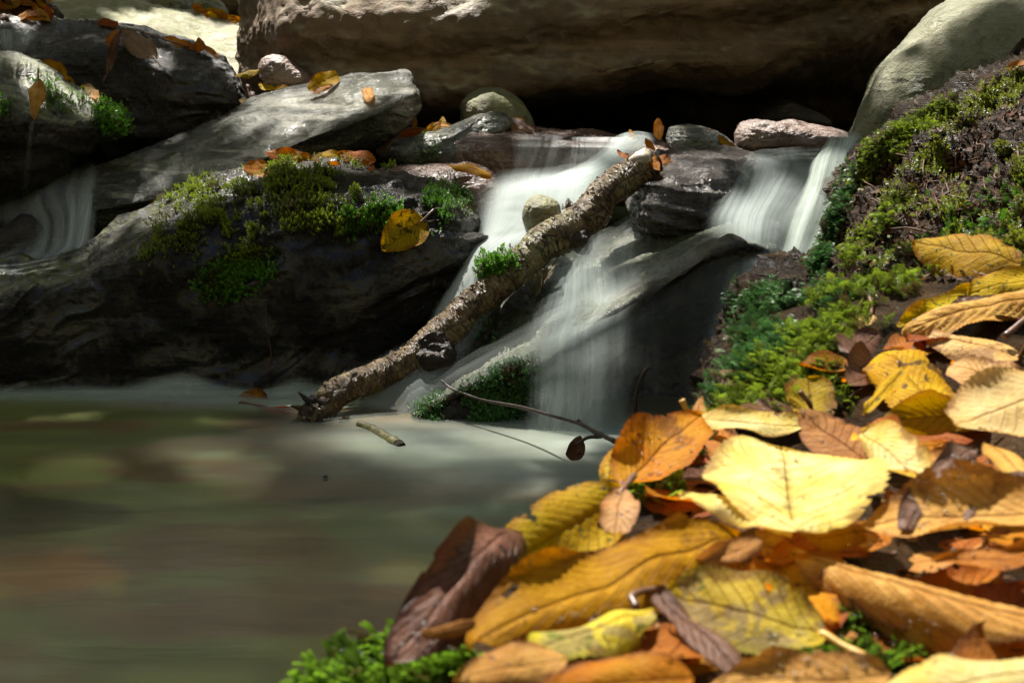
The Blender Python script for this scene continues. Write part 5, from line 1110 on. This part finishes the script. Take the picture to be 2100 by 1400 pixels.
G_('yellow strip of leaf on the angular rock edge', 'yellow', (130, 165), (178, 186), .3, UP, .2, lift=.006)
G_('rust leaf draped over the top of the layered rock', 'russet', (242, 50, 3.08), (186, 46, 3.1), .45, (0, -.7, .8), -.2, .03)
G_('rust brown leaf hanging from the top of the layered rock', 'russet', (238, 62, 2.98), (226, 100, 2.94), .75, (0, -1, .3), .3)
G_('long brown curled leaf dangling on the layered rock face', 'brown', (246, 60, 2.96), (214, 175, 2.90), .20, (-.3, -1, .2), .9, wob=.05, a=.4, b=.7)
G_('grey ribbed leaf with pale midrib on the layered rock', 'grey', (318, 120, 2.92), (248, 62, 2.99), .52, (0, -.9, .5), .2, vein=.010, stalk='auto')
G_('amber leaf on the top edge of layered rock beside dark stalk', 'orange', (385, 96, 3.05), (334, 78, 3.07), .35, (0, -.8, .6), .3, stalk=[(300, 70, 3.07), (294, 64, 3.07)])
G_('small russet leaf lying between amber and upright leaf', 'russet', (402, 100, 3.05), (372, 88, 3.06), .5, (0, -.8, .6), .5)
G_('pointed orange leaf standing on the layered rock', 'orange', (412, 106, 3.04), (407, 76, 3.06), .8, (0, -1, .2), .2, a=.35, b=.9)
G_('tan leaf sliding down the end of layered rock', 'tan', (448, 118, 3.04), (412, 90, 3.05), .34, (.2, -.7, .6), .3)
G_('olive curled leaf between the layered rock and huge boulder', 'olive', (532, 146, 3.02), (482, 158, 3.02), .42, (0, -.7, .7), -.6)
G_('spotted yellow leaf in the gap before the purplish stone', 'yellow', (562, 184, 2.98), (530, 172, 3.02), .6, (0, -.7, .8), .2)
G_('small amber leaf leaning on the slab below the purplish stone', 'amber', (592, 186, 2.95), (562, 182, 2.96), .7, (0, -.9, .5), .2)
G_('brown leaf scrap in the gap at the end of the slab', 'brown', (520, 205, 2.98), (505, 170, 3.02), .4, (.3, -.8, .4), .6)
G_('pale tan scrap of leaf at the tail of the layered rock', 'pinktan', (515, 212, 2.97), (490, 206, 2.98), .6, UC, .2)
G_('golden leaf arched on the wet brown stone', 'amber', (1008, 362, 2.42), (918, 345, 2.46), .30, (0, -.7, .9), -.6, .10)
G_('russet leaf floating where the branch meets the pool', 'russet', (622, 852, 2.02), (525, 828, 2.06), .40, (0, -.3, 1), -.2, stalk=[(505, 826, 2.07), (490, 826, 2.07)])
G_('dark leaf shred stuck on the shaded rock face', 'grey', (395, 548, 2.19), (432, 535, 2.20), .55, CAMN, .3, wob=.06)
G_('small tan leaf curled in moss on the rock face', 'tan', (322, 480, 2.22), (308, 512, 2.20), .35, CAMN, .6)
G_('brown leaf patch between the moss cushions', 'brown', (490, 390, 2.28), (515, 425, 2.24), .6, CAMN, .2)
# pile at the olive stone
for i, (m_, b, t, w, lab) in enumerate([
    ('yellow', (868, 282, 2.70), (905, 248, 2.72), .42, 'yellow leaf leaning in the pile beside the slab end'), ('amber', (850, 270, 2.72), (852, 240, 2.74), .35, 'thin amber leaf standing at the end of the slab'),
    ('tan', (880, 265, 2.71), (930, 255, 2.74), .45, 'tan leaf lying across the pile before the hollow'), ('olive', (908, 262, 2.74), (908, 238, 2.76), .6, 'small olive leaf upright against the dark hollow'),
    ('pinktan', (895, 262, 2.70), (940, 262, 2.72), .4, 'cream leaf in the pile left of olive stone'), ('russet', (870, 275, 2.70), (820, 278, 2.72), .5, 'russet leaf flat on the small wet stone'),
    ('amber', (1035, 262, 2.70), (1008, 228, 2.74), .36, 'amber leaf leaning on the foot of olive stone'), ('tan', (1060, 268, 2.68), (1020, 240, 2.72), .3, 'narrow tan leaf below the olive stone'),
    ('grey', (1092, 272, 2.64), (1046, 236, 2.68), .34, 'ribbed grey tan leaf slanting under the olive stone'), ('orange', (1075, 250, 2.72), (1055, 240, 2.73), .7, 'little orange leaf behind the ribbed grey tan one'),
    ('brown', (1025, 268, 2.66), (1010, 250, 2.7), .6, 'brown leaf in the shade of the olive stone pile'),
    ('orange', (1352, 286, 2.50), (1348, 245, 2.54), .55, 'curled orange leaf upright behind the branch head'), ('amber', (1300, 288, 2.56), (1290, 264, 2.58), .4, 'small amber leaf hooked at the stream lip'),
    ('orange', (1340, 312, 2.34), (1325, 282, 2.36), .5, 'orange leaf caught on the end of the branch'), ('russet', (1345, 322, 2.30), (1382, 340, 2.28), .62, 'russet leaf lying on the branch head'),
    ('orange', (1330, 318, 2.28), (1352, 352, 2.25), .55, 'orange red leaf hanging at the branch head'), ('russet', (1290, 328, 2.30), (1265, 312, 2.33), .55, 'brown red leaf behind the broken end of branch'),
    ('amber', (1505, 308, 2.55), (1472, 278, 2.58), .4, 'amber leaf leaning on the dark striped stone'), ('orange', (1472, 278, 2.6), (1452, 266, 2.6), .6, 'small orange leaf on top of the dark striped stone'),
    ('olive', (1518, 318, 2.5), (1505, 300, 2.52), .5, 'olive leaf by the dark striped stone water edge'), ('russet', (1400, 330, 2.4), (1375, 318, 2.44), .5, 'dull russet leaf before the dark striped stone'),
    ('tan', (2110, 120, 1.80), (2045, 168, 1.85), .36, 'tan leaf on the crest of the bank cut by the frame'), ('russet', (1762, 330, 1.98), (1750, 370, 1.97), .45, 'brown leaf hanging in the dark side of the bank'),
    ('orange', (1990, 205, 1.9), (1970, 215, 1.9), .5, 'tiny orange leaf in the moss of the bank crest')]):
    G_(lab, m_, b, t, w, (.15 * math.sin(i * 2.1), -.8, .6), .5 * math.sin(i * 1.3) + .15, .03, wob=.04)
rs_ = random.Random(21)
for i in range(22):
    x, y = rs_.uniform(0, 108), rs_.uniform(-8, 48)
    l, nn = hit(x, y)
    if l is None or l[1] > 4.0: continue
    a = rs_.uniform(0, 6.28); d = np.array((math.cos(a), -.3, math.sin(a) * .8)) * rs_.uniform(.016, .026); l = l + nn * .006
    leaf(rs_.choice(['russet', 'orange', 'brown', 'tan', 'amber']), 0, 0, .5, nn + np.array((rs_.uniform(-.5, .5), -.3, .3)), rs_.uniform(-.6, .6), raw=(l - d, l + d), res=(20, 9), wob=.05,
         label='small dead leaf in the litter on the dark corner slope', group='dead leaves on the dark corner slope')
for i in range(12):
    x = rs_.uniform(405, 500); y = 22 + (x - 405) * .22 + rs_.uniform(-4, 10)
    l, nn = hit(x, y)
    if l is None: continue
    a = rs_.uniform(-.6, .6); d = np.array((math.cos(a), 0, math.sin(a))) * rs_.uniform(.014, .022); l = l + nn * .01
    leaf(rs_.choice(['yellow', 'amber', 'orange']), 0, 0, .55, (rs_.uniform(-.4, .4), -.8, .5), .3, raw=(l - d, l + d), res=(20, 9),
         label='tiny yellow leaf lying along the flat olive stone', group='tiny leaves along the flat olive stone')
# drowned leaves under the pool surface
for m_, b, t, w, n, lab in [('water', (-60, 1215, 1.34), (278, 1225, 1.30), .30, (.0, -.05, 1), 'large orange leaf drowned in the near pool'),
                            ('water', (900, 1212, 1.36), (735, 1205, 1.37), .26, (0, -.05, 1), 'peach coloured leaf drowned near the purple brown leaf'),
                            ('amber', (790, 935, 1.86), (705, 928, 1.88), .45, (0, -.05, 1), 'yellow leaf drowned below the lichened stick'),
                            ('amber', (900, 1372, 1.17), (560, 1395, 1.16), .3, (0, -.05, 1), 'yellow brown leaf drowned beside the dewy moss')]:
    o = leaf(m_, b, t, w * 3.2, n, .05, label=lab, group='drowned leaves in the pool', wob=.01, tipc=-.10 * math.sin((LEAF_N[0] + 1) * 5.1))
    # let it rest a little under the surface, keeping its direction of view
    z = np.array(o.location); k = (CAMZ + .04) / max(CAMZ - float(z[2]), .2)
    o.location = (z[0] * k, z[1] * k, -.035)
leaf('amber', (550, 830, 2.10), (480, 818, 2.12), .75, (0, -.9, .4), .1, label='round amber leaf half sunk in spray at the rock foot', group='drowned leaves in the pool')
leaf('amber', (830, 855, 2.03), (815, 815, 2.05), .6, (0, -.9, .4), .1, label='yellow leaf drowned in white water beside the branch', group='drowned leaves in the pool')
leaf('brown', (1175, 945, 1.70), (1190, 893, 1.70), .75, (0, -1, .2), .4, label='dark brown leaf hanging from the curled twig', wob=.04)

# ---------------------------------------------------------------- water drops on leaves and moss
def drops():
    rs = np.random.default_rng(9); V, Q, n0 = [], [], 0
    for P, q in LEAF_GEO: V.append(P); Q.append(q + n0); n0 += len(P)
    B2 = BVHTree.FromPolygons([Vector(v) for v in np.concatenate(V)], [tuple(int(i) for i in q) for q in np.concatenate(Q)])
    U, W_ = np.meshgrid(np.linspace(0, 2 * math.pi, 10, endpoint=False), np.linspace(0, math.pi, 7))
    S0 = np.stack([np.cos(U) * np.sin(W_), np.sin(U) * np.sin(W_), np.cos(W_)], -1).reshape(-1, 3); SQ = grid_quads(7, 10, False, True)
    VV, QQ, k = [], [], 0
    for (x0, y0, x1, y1, n) in ((1850, 930, 2000, 1080, 46), (1290, 880, 1440, 980, 26), (640, 1290, 960, 1400, 46), (1560, 1270, 1950, 1390, 46), (1050, 1240, 1320, 1330, 14),
                                (1400, 900, 1900, 1060, 16), (1560, 720, 1740, 860, 24), (1700, 1040, 2080, 1160, 18), (1780, 570, 2090, 760, 16)):
        for _ in range(n):
            x, y = rs.uniform(x0, x1), rs.uniform(y0, y1); d = ray(x, y).normalized()
            a = B2.ray_cast(Vector((0, 0, CAMZ)), d); b = BVH.ray_cast(Vector((0, 0, CAMZ)), d)
            h = a if a[0] is not None and (b[0] is None or a[3] < b[3]) else b
            if h[0] is None or h[0].z < .1: continue
            moss_ = h is b; r = rs.uniform(.0004, .0011) * (1 if h[0].y < .8 else 1.3)
            nn = np.array(h[1]); nn = nn if nn[2] > 0 else -nn
            c = np.array(h[0]) + nn * r * .4 + (np.array((0, 0, rs.uniform(.004, .009))) if moss_ else 0)
            VV.append(c + S0 * r * np.array((1, 1, .85))); QQ.append(SQ + k); k += len(S0)
    m = NT('clear water drop'); g = m.n('BsdfGlass', {'Roughness': 0.0, 'IOR': 1.33}); gl = m.n('BsdfGlossy', {'Roughness': .08}); tp = m.n('BsdfTransparent')
    x_ = m.n('MixShader', {0: .45, 1: g.outputs[0], 2: tp.outputs[0]})
    o = mesh('water_drops', np.concatenate(VV), np.concatenate(QQ), m.surf(m.n('MixShader', {0: .18, 1: x_.outputs[0], 2: gl.outputs[0]}).outputs[0]))
    tag(o, 'beads of water on the fallen leaves and moss', None, None, 'stuff')
drops()
